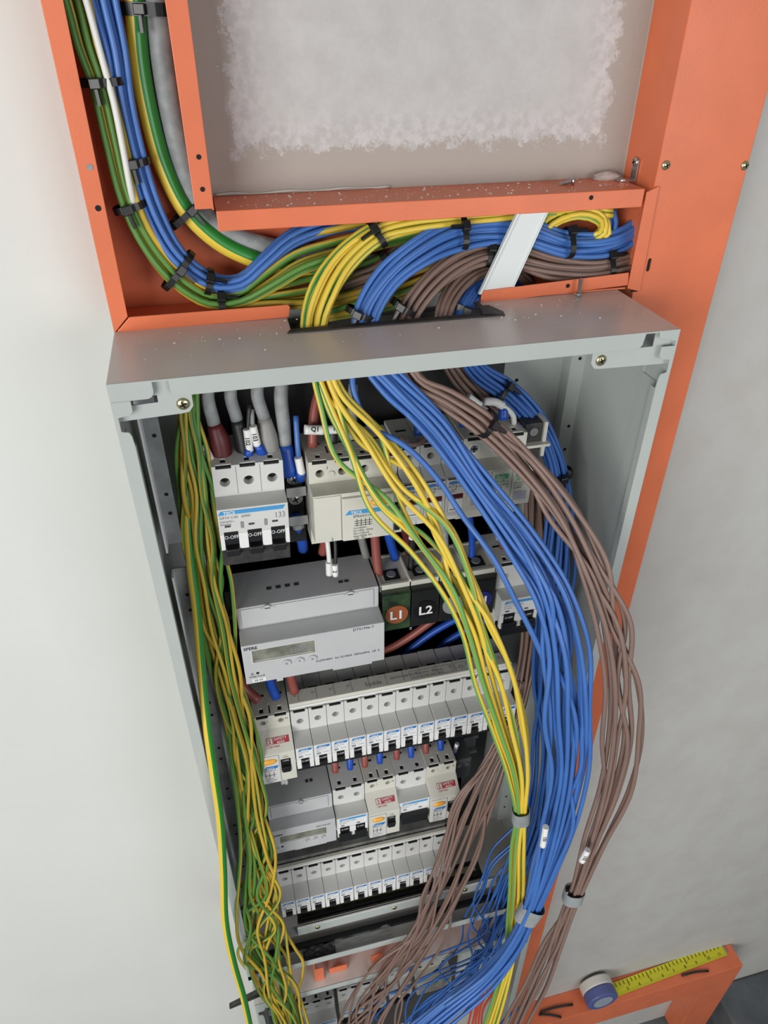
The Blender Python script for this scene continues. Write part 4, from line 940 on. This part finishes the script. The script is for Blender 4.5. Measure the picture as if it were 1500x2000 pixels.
# E: blue bundle behind at the right wall
bundle([(1040, 575, .124, .006, .005), (980, 545, .116, .007, .005), (930, 565, .104, .0065, .005), (905, 605, .082, .006, .004), (900, 665, .080, .0065, .005), (930, 722, .082, .008, .006), (990, 768, .082, .009, .006), (1045, 825, .078, .009, .006), (1082, 905, .070, .009, .006), (1092, 1000, .060, .013, .007), (1085, 1110, .048, .018, .008, .2), (1074, 1220, .036, .018, .008, .3), (1068, 1330, .026, .018, .008, .3), (1068, 1440, .016, .018, .008, .3), (1062, 1550, .010, .020, .008, .2), (1040, 1650, .008, .022, .008, .3), (1005, 1745, .006, .022, .008, .3), (962, 1830, .002, .020, .008, .3), (930, 1910, -.004, .024, .008, .3), (860, 1970, -.006, .03, .008), (790, 2050, -.008, .03, .008)],
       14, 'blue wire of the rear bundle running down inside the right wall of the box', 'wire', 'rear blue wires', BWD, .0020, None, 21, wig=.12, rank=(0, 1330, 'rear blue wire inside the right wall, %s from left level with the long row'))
# F: left green-yellow bundle in the box
bundle([(372, 735, .080, .006, .006), (368, 800, .076, .0075, .006), (374, 880, .070, .012, .007), (384, 960, .064, .016, .007, .2), (394, 1050, .058, .018, .008, .3), (406, 1130, .054, .0175, .008, .3), (422, 1220, .050, .016, .008, .3), (440, 1310, .046, .014, .008, .3), (462, 1400, .040, .015, .008, .3), (480, 1490, .032, .015, .008, .3), (492, 1580, .024, .016, .008, .5), (504, 1660, .016, .022, .009, .6), (506, 1735, .008, .027, .009, .7), (508, 1800, .002, .031, .010, .8), (512, 1860, -.004, .031, .010, .8), (535, 1920, -.008, .027, .010, .7), (556, 1975, -.010, .024, .008, .5), (575, 2040, -.012, .024, .008), (585, 2100, -.008, .024, .008), (590, 2240, .01, .022, .008)],
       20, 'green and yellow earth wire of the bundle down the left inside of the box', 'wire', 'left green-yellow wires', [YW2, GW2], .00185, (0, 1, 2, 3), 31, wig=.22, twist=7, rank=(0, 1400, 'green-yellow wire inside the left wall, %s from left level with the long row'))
o = tube('wire', [U(*p) for p in [(356, 790, .088), (358, 880, .076), (364, 960, .068), (368, 1030, .060), (373, 1100, .052), (384, 1190, .040), (392, 1290, .026), (402, 1400, .008), (416, 1500, -.006), (430, 1600, -.012), (436, 1700, -.016), (440, 1800, -.02), (456, 1880, -.024), (476, 1950, -.028), (494, 2040, -.03), (502, 2120, -.032), (500, 2260, -.03)]], .0040, [YW, GWT], None, 16, .005, stripe=tuple(range(0, 9)), toward=rt*.9+fw*.35, twist=.4)
tag(o, 'thicker green and yellow earth wire hanging out over the left lip of the box', 'wire')
# single strays at the bottom
for k, P in enumerate(([(462, 1500, .036), (486, 1610, .022), (500, 1700, .01), (545, 1800, .0), (575, 1850, -.004), (592, 1880, -.006), (580, 1940, -.006), (560, 1985, -.004), (565, 2050, -.004)], [(478, 1500, .036), (505, 1640, .022), (520, 1740, .012), (535, 1830, .002), (560, 1870, -.002), (566, 1930, -.004), (590, 1990, -.004), (606, 2060, -.004)], [(440, 1420, .044), (462, 1560, .024), (470, 1660, .010), (462, 1790, -.004), (470, 1850, -.008), (510, 1900, -.01), (540, 1960, -.01), (580, 2040, -.01)])):
    o = tube('wire', [U(*p) for p in P], .0020, [YW2, GW2], None, 8, .005, stripe=(0, 1, 2, 3), twist=4); tag(o, 'green-yellow wire straying %s at the lower left box corner' % ('in a wide loop to the right', 'down the middle', 'out over the left lip')[k], 'wire')
def rank_labels(ws, ax, val, fmt):
    key = [min((px(v.co) for v in list(o.data.vertices)[::4]), key=lambda q: abs(q[1-ax]-val))[ax] for o in ws]
    for k, i in enumerate(sorted(range(len(ws)), key=lambda i: key[i])): ws[i]['label'] = fmt % ORD[k]
rb = random.Random(4); ws = []
for k in range(9):
    u0 = rb.uniform(940, 1000); v0 = rb.uniform(1620, 1700); P = [(1030, 1540, .020), (1018, v0-30, .016), (u0+8, v0+30, .010), (u0-10, v0+80, .004), (u0-25+rb.uniform(-20, 20), v0+135, rb.uniform(-.01, .01)), (u0-rb.uniform(0, 60), v0+190, rb.uniform(-.02, .0)), (u0-rb.uniform(40, 140), v0+250, -.01), (u0-rb.uniform(100, 220), v0+300, -.01), (u0-rb.uniform(150, 300), 2060, -.012)]
    o = tube('wire', [U(*p) for p in P], .0014, BWD, None, 7, .005); tag(o, 'thin blue wire', 'wire', 'tangled thin blue wires'); ws.append(o)
rank_labels(ws, 0, 1790, 'thin blue wire left of the yellow bundle, %s from left level with the box bottom')
ws = []
for k in range(6):
    u0 = rb.uniform(815, 900); P = [(1018+rb.uniform(-8, 8), 1330, .058), (988+rb.uniform(-12, 12), 1440, .034), (u0+70+rb.uniform(-20, 20), 1560, .012), (u0+rb.uniform(15, 40), 1660, .004), (u0+rb.uniform(-10, 10), 1750, -.006), (u0-rb.uniform(10, 50), 1830, -.012), (u0-rb.uniform(60, 130), 1900+rb.uniform(-20, 20), -.016), (u0-rb.uniform(100, 190), 1960, -.014), (u0-rb.uniform(110, 230), 2060, -.012)]
    o = tube('wire', [U(*p) for p in P], .0017, BRW, None, 7, .005); tag(o, 'brown wire', 'wire', 'loose brown wire ends'); ws.append(o)
rank_labels(ws, 0, 1820, 'thin brown wire curling over the box bottom edge, %s of these from left')
ws = []
for k in range(7):
    u0 = 925+k*9; P = [(u0+rb.uniform(0, 20), 1895, .004), (u0+rb.uniform(-8, 8), 1930, -.004), (u0-10+rb.uniform(-8, 8), 1970, -.002), (u0-20, 2040, .0)]
    o = tube('wire', [U(*p) for p in P], .0017, TPORT, None, 7, .004); tag(o, 'orange-red wire', 'wire', 'orange-red wires'); ws.append(o)
rank_labels(ws, 0, 1960, 'orange-red wire in the tangle of the lower box, %s from left')
smallwire([(1038, 1955, .01), (1010, 1972, .0), (985, 1992, -.01), (960, 2040, -.015)], .0020, BWD, 'short blue wire end poking right over the orange column foot')
# G: bundles in the left trunking
gyL = dict(mats=[YW2, GW2], r=.0023, stripe=(0, 1, 2, 3))
bundle([(118, -90, .112, .0105, .006), (150, 0, .112, .0105, .006), (172, 90, .110, .0095, .006), (196, 160, .109, .009, .005), (222, 270, .108, .009, .005), (250, 385, .107, .008, .005), (288, 470, .107, .008, .005), (345, 542, .106, .0085, .005), (410, 583, .105, .0085, .005), (470, 578, .104, .009, .005), (520, 545, .103, .014, .006, .1), (580, 505, .104, .017, .006, .1), (660, 480, .110, .016, .006), (760, 455, .116, .013, .006), (900, 440, .122, .010, .006), (1040, 440, .124, .010, .006)],
       9, 'green and yellow wire of the tied bundle coming down the left trunking', 'wire', 'tied green-yellow wires in the left trunking', seed=41, twist=3, **gyL, rank=(0, 250, 'green-yellow wire coming down the left trunking, %s from left above the blue tie'))
bundle([(450, 596, .110, .004, .004), (520, 585, .108, .008, .006), (600, 575, .110, .014, .006), (690, 555, .114, .016, .006), (780, 520, .120, .014, .006), (880, 490, .124, .012, .006), (1000, 470, .127, .010, .004), (1110, 500, .128, .008, .004)],
       9, 'green and yellow wire lying low across the horizontal trunking', 'wire', 'low green-yellow wires in the horizontal trunking', seed=43, twist=3, **gyL, rank=(1, 600, 'green-yellow wire low in the horizontal trunking, %s from top left of the arch'))
bundle([(640, 615, .105, .004, .004), (700, 598, .106, .007, .005), (780, 580, .108, .008, .005), (860, 548, .114, .008, .005), (950, 510, .124, .007, .004), (1040, 505, .128, .006, .004)],
       6, 'yellow-green wire rising from the box opening behind the blue bundle', 'wire', 'yellow-green wires behind the blue bundle', GYM, .0022, G4, 45, twist=3, rank=(1, 780, 'yellow-green wire rising behind the blue bundle, %s from top'))
bundle([(182, -90, .113, .009, .006), (200, 0, .112, .009, .006), (225, 100, .110, .007, .006), (240, 200, .110, .0065, .006), (265, 310, .110, .0065, .005), (298, 415, .109, .007, .005), (345, 500, .107, .0065, .005), (410, 550, .105, .0065, .005), (470, 552, .103, .006, .005), (520, 510, .104, .006, .005), (565, 470, .110, .0065, .005), (640, 440, .120, .008, .005), (760, 425, .128, .008, .004), (900, 422, .129, .006, .003)],
       8, 'blue wire of the tied bundle coming down the left trunking', 'wire', 'tied blue wires in the left trunking', BW, .0023, None, 47, rank=(0, 250, 'blue wire coming down the left trunking, %s from left above its first tie'))
smallwire([(140, -90, .100), (168, 0, .102), (198, 110, .102), (222, 200, .100), (240, 290, .099), (256, 375, .100), (268, 420, .108)], .0021, WHW, 'single white wire lying on the green-yellow wires in the left trunking')
# brown bundles inside the trunking
bundle([(1030, 420, .128, .006, .004), (930, 435, .127, .007, .005), (840, 452, .124, .008, .005), (780, 492, .118, .008, .005), (740, 530, .112, .008, .005), (690, 548, .114, .008, .005), (640, 570, .118, .008, .005), (600, 600, .12, .006, .004)],
       6, 'brown wire crossing behind the yellow arch in the horizontal trunking', 'wire', 'brown wires behind the yellow arch', BRW, .0023, None, 51, rank=(1, 740, 'brown wire crossing behind the yellow arch, %s from top'))
# coils at the right
bundle([(1040, 470, .118, .008, .004), (1075, 430, .112, .007, .004), (1130, 412, .108, .006, .004), (1172, 425, .107, .005, .004), (1180, 452, .108, .005, .004), (1150, 470, .112, .005, .004), (1100, 480, .122, .005, .004)],
       7, 'yellow and green wire curled round in the right end of the trunking', 'wire', 'coiled yellow-green wires', GYM, .0022, G4, 53, twist=3, rank=(1, 1130, 'yellow-green wire of the coil at the trunking end, %s from top'))
bundle([(1120, 395, .124, .004, .004), (1165, 402, .118, .004, .004), (1192, 418, .116, .004, .004), (1196, 450, .116, .004, .004), (1172, 480, .120, .004, .004)],
       4, 'blue wire curled outside the yellow coil at the right end of the trunking', 'wire', 'coiled blue wires', BWD, .0023, None, 55, rank=(1, 1170, 'blue wire curled outside the yellow coil, %s from top'))
# ------------------------------------------------------------------ ties, tape
TI = [(196, 160, .109, 26, 110, .0135, .0085, 'black cable tie highest on the left trunking bundle'), (253, 404, .107, 38, 90, .0105, .0075, 'black cable tie round green-yellow wires halfway down the left trunking'), (265, 316, .110, 30, 105, .0085, .0072, 'black cable tie round the blue wires in the left trunking'),
      (348, 528, .1065, 60, 50, .0165, .0085, 'long black cable tie across both bundles at the trunking corner'), (408, 550, .105, 65, 15, .0090, .0072, 'black cable tie round the blue wires at the trunking corner'), (432, 588, .104, 70, 0, .0105, .0070, 'black cable tie at the lowest point of the green-yellow wires'),
      (736, 456, .095, -60, 45, .0110, .0072, 'black cable tie round the yellow arch under the trunking flange'), (903, 452, .096, -80, 5, .0130, .0074, 'black cable tie round the blue bundle left of the white strap'), (1110, 474, .103, 80, -5, .0115, .0080, 'black cable tie round the blue bundle right of the white strap'),
      (1188, 520, .105, 80, -10, .0105, .0080, 'black cable tie round the brown bundle at the right end of the trunking'), (952, 492, .103, 80, 5, .0112, .0068, 'black cable tie round the brown bundle beside the white strap'), (757, 512, .114, 45, -40, .0105, .0070, 'black cable tie round the brown wires behind the blue bundle'),
      (788, 600, .080, -30, 50, .0105, .0070, 'black cable tie where the brown bundle enters the box'), (704, 612, .074, -20, 50, .0110, .0066, 'black cable tie where the blue bundle enters the box'), (905, 600, .084, -20, 50, .0085, .0062, 'black cable tie on the rear blue wires at the box opening'),
      (950, 828, .024, 75, 50, .0108, .0086, 'black cable tie round the brown bundle over the surge arrester'), (976, 764, .082, 60, 45, .0110, .0086, 'black cable tie round the rear blue bundle under the box top'), (1094, 925, .067, 5, 80, .0110, .0085, 'black cable tie low on the rear blue bundle at the right wall'),
      (368, 410, .122, 50, 55, .0175, .0105, 'wide black cable tie round the two thick cables at the trunking bend'), (285, 18, .125, 12, 90, .0190, .0110, 'black cable tie round the two thick cables at the top edge')]
for (u, v, y, du, dv, ra, rb_, lab) in TI: tie(u, v, y, du, dv, ra, rb_, label=lab, w=.0045 if u != 285 else .007, tilt=.5 if u in (905, 976, 1110, 1188) else 0)
tie(1017, 1592, -.055, -2, 80, .0086, .0078, w=.021, label='grey duct tape wrapped round the yellow bundle', head=False, m=TAPE, name='tape_wrap', cat='tape', thick=.0006)
tie(1034, 1782, -.077, -62, 85, .0132, .0092, w=.026, label='grey duct tape wrapped round the blue bundle', head=False, m=TAPE, name='tape_wrap', cat='tape', thick=.0006)
tie(1120, 1748, -.085, -28, 85, .0108, .0086, w=.020, label='grey duct tape wrapped round the brown bundle', head=False, m=TAPE, name='tape_wrap', cat='tape', thick=.0006)
sleeve([(1066, 1615, -.088), (1060, 1652, -.090)], .0031, '133', 'white marker sleeve in the blue front bundle', size=.0048)
sleeve([(1148, 1660, -.096), (1136, 1682, -.097)], .0033, '132', 'white marker sleeve in the brown front bundle', size=.0048)

# ================================================================== TAPE MEASURE
e = empty('tape_measure', (.690, .112, -1.60)); tag(e, 'blue and grey tape measure with its yellow blade pulled out on the orange trunking', 'tape measure')
Rr = .036
c = [(.690+Rr*math.cos(2*math.pi*k/28), -1.600+Rr+.0005+Rr*.98*math.sin(2*math.pi*k/28)) for k in range(28)]
c = [(x, max(z, -1.5992)) for x, z in c]
addp(MB().prism(c, .112, .132, 'y'), 'case_back', TMW, e, bevel=.003)
addp(MB().prism(c, .090, .112, 'y'), 'case_front', TMB, e, bevel=.003)
addp(MB().cyl((.690, .0893, -1.563), (.690, .0905, -1.563), .022, n=28), 'case_label', mat('tape_label', (150, 158, 170), .5), e)
bl = addp(MB().prism([(-.0135, .0016), (-.007, .0004), (.007, .0004), (.0135, .0016), (.0135, .0022), (.007, .0010), (-.007, .0010), (-.0135, .0022)], 0, .31, 'x'), 'blade', YTAPE, e)
bl.matrix_parent_inverse = Matrix.Identity(4); bl.matrix_local = Matrix.Translation((.028, .003, .0003)) @ Matrix.Rotation(R(3.2), 4, 'Z')
for k in range(30):
    o = MB().box(.008+k*.01-.0006, .008+k*.01+.0006, .004 if k % 5 else -.002, .012, .0020, .0024).done('graduation', BLACK, bl)
    if k % 3 == 1: text(str(k//3+2), .009, BLACK, bl, M=Matrix.Translation((.008+k*.01, -.009, .0018)))
MB().box(.309, .312, -.010, .010, -.0002, .004).done('end_hook', STEEL, bl)
for k, (x0, y0, x1, y1) in enumerate(((.56, .116, .635, .112), (.60, .096, .555, .112), (.90, .106, .965, .100))):
    o = tube('wire_scrap', [Vector((x0, y0, -1.598)), Vector(((x0+x1)/2, (y0+y1)/2+.002, -1.5975)), Vector((x1, y1, -1.598))], .0022, BLKC, None, 8, .01); tag(o, 'black wire scrap on the orange trunking, %s' % ('left of the tape measure', 'slanting at the far left', 'under the middle of the yellow blade')[k], 'wire scrap')
# pliers jaw poking out left of the lower box
o = MB().prism([(-.030, -.8740), (-.0290, -.8755), (.004, -.8625), (.022, -.855), (.020, -.849), (.002, -.8580)], -.006, -.001, 'y').prism([(-.0305, -.8775), (-.029, -.8790), (.006, -.8680), (.022, -.862), (.004, -.8645)], -.007, -.002, 'y').done('long_nose_pliers', BLACKD, None, bevel=.0008)
tag(o, 'black pointed plier jaws sticking out behind the left wires, between the boxes', 'pliers')

# ================================================================== DEBRIS
def specks(label, xr, yr, z, n, seed, name='plaster_dust'):
    rd = random.Random(seed); mb = MB()
    for _ in range(n):
        x, y = rd.uniform(*xr), rd.uniform(*yr); r = rd.choice((.0003, .0004, .0005, .0009))
        mb.prism([(x+r*rd.uniform(.5, 1.3)*math.cos(a), y+r*rd.uniform(.5, 1.3)*math.sin(a)) for a in (0, 1.3, 2.4, 3.6, 5.1)], z, z+r*.6, 'z')
    o = mb.done(name, mat(name+str(seed), (222, 214, 210), .8)); tag(o, label, 'dust'); o['kind'] = 'stuff'
specks('white plaster specks scattered on the top of the grey box', (.01, .395), (.03, .088), 0, 70, 3)
specks('white plaster dust on the top edge of the horizontal trunking', (.09, .405), (.096, .136), .0779, 160, 5)
o = tube('caulk_line', [Vector((.084+i*.012, WALL-.0012, .0790+.0004*math.sin(i*1.7))) for i in range(12)], .0011, mat('caulk', (196, 194, 188), .6), None, 8, .004, rfun=lambda q: .0007+.0003*math.sin(q*21)); tag(o, 'thin pale caulk line between wall and top of the horizontal trunking', 'caulk')
bm = bmesh.new(); bmesh.ops.create_icosphere(bm, subdivisions=3, radius=1)
for v in bm.verts: d = v.co.normalized(); k = 1+.35*noise.noise(d*2.5); v.co = Vector((.396+d.x*.011*k, .131+d.y*.0065*k, .0795+d.z*.0042*k))
mb = MB(); mb.bm.free(); mb.bm = bm; o = mb.done('plaster_lump', mat('plaster_lump', (190, 178, 170), .8, bump=.8, bscale=400), smooth=True); tag(o, 'lump of dried plaster in the corner beside the steel lug', 'plaster')
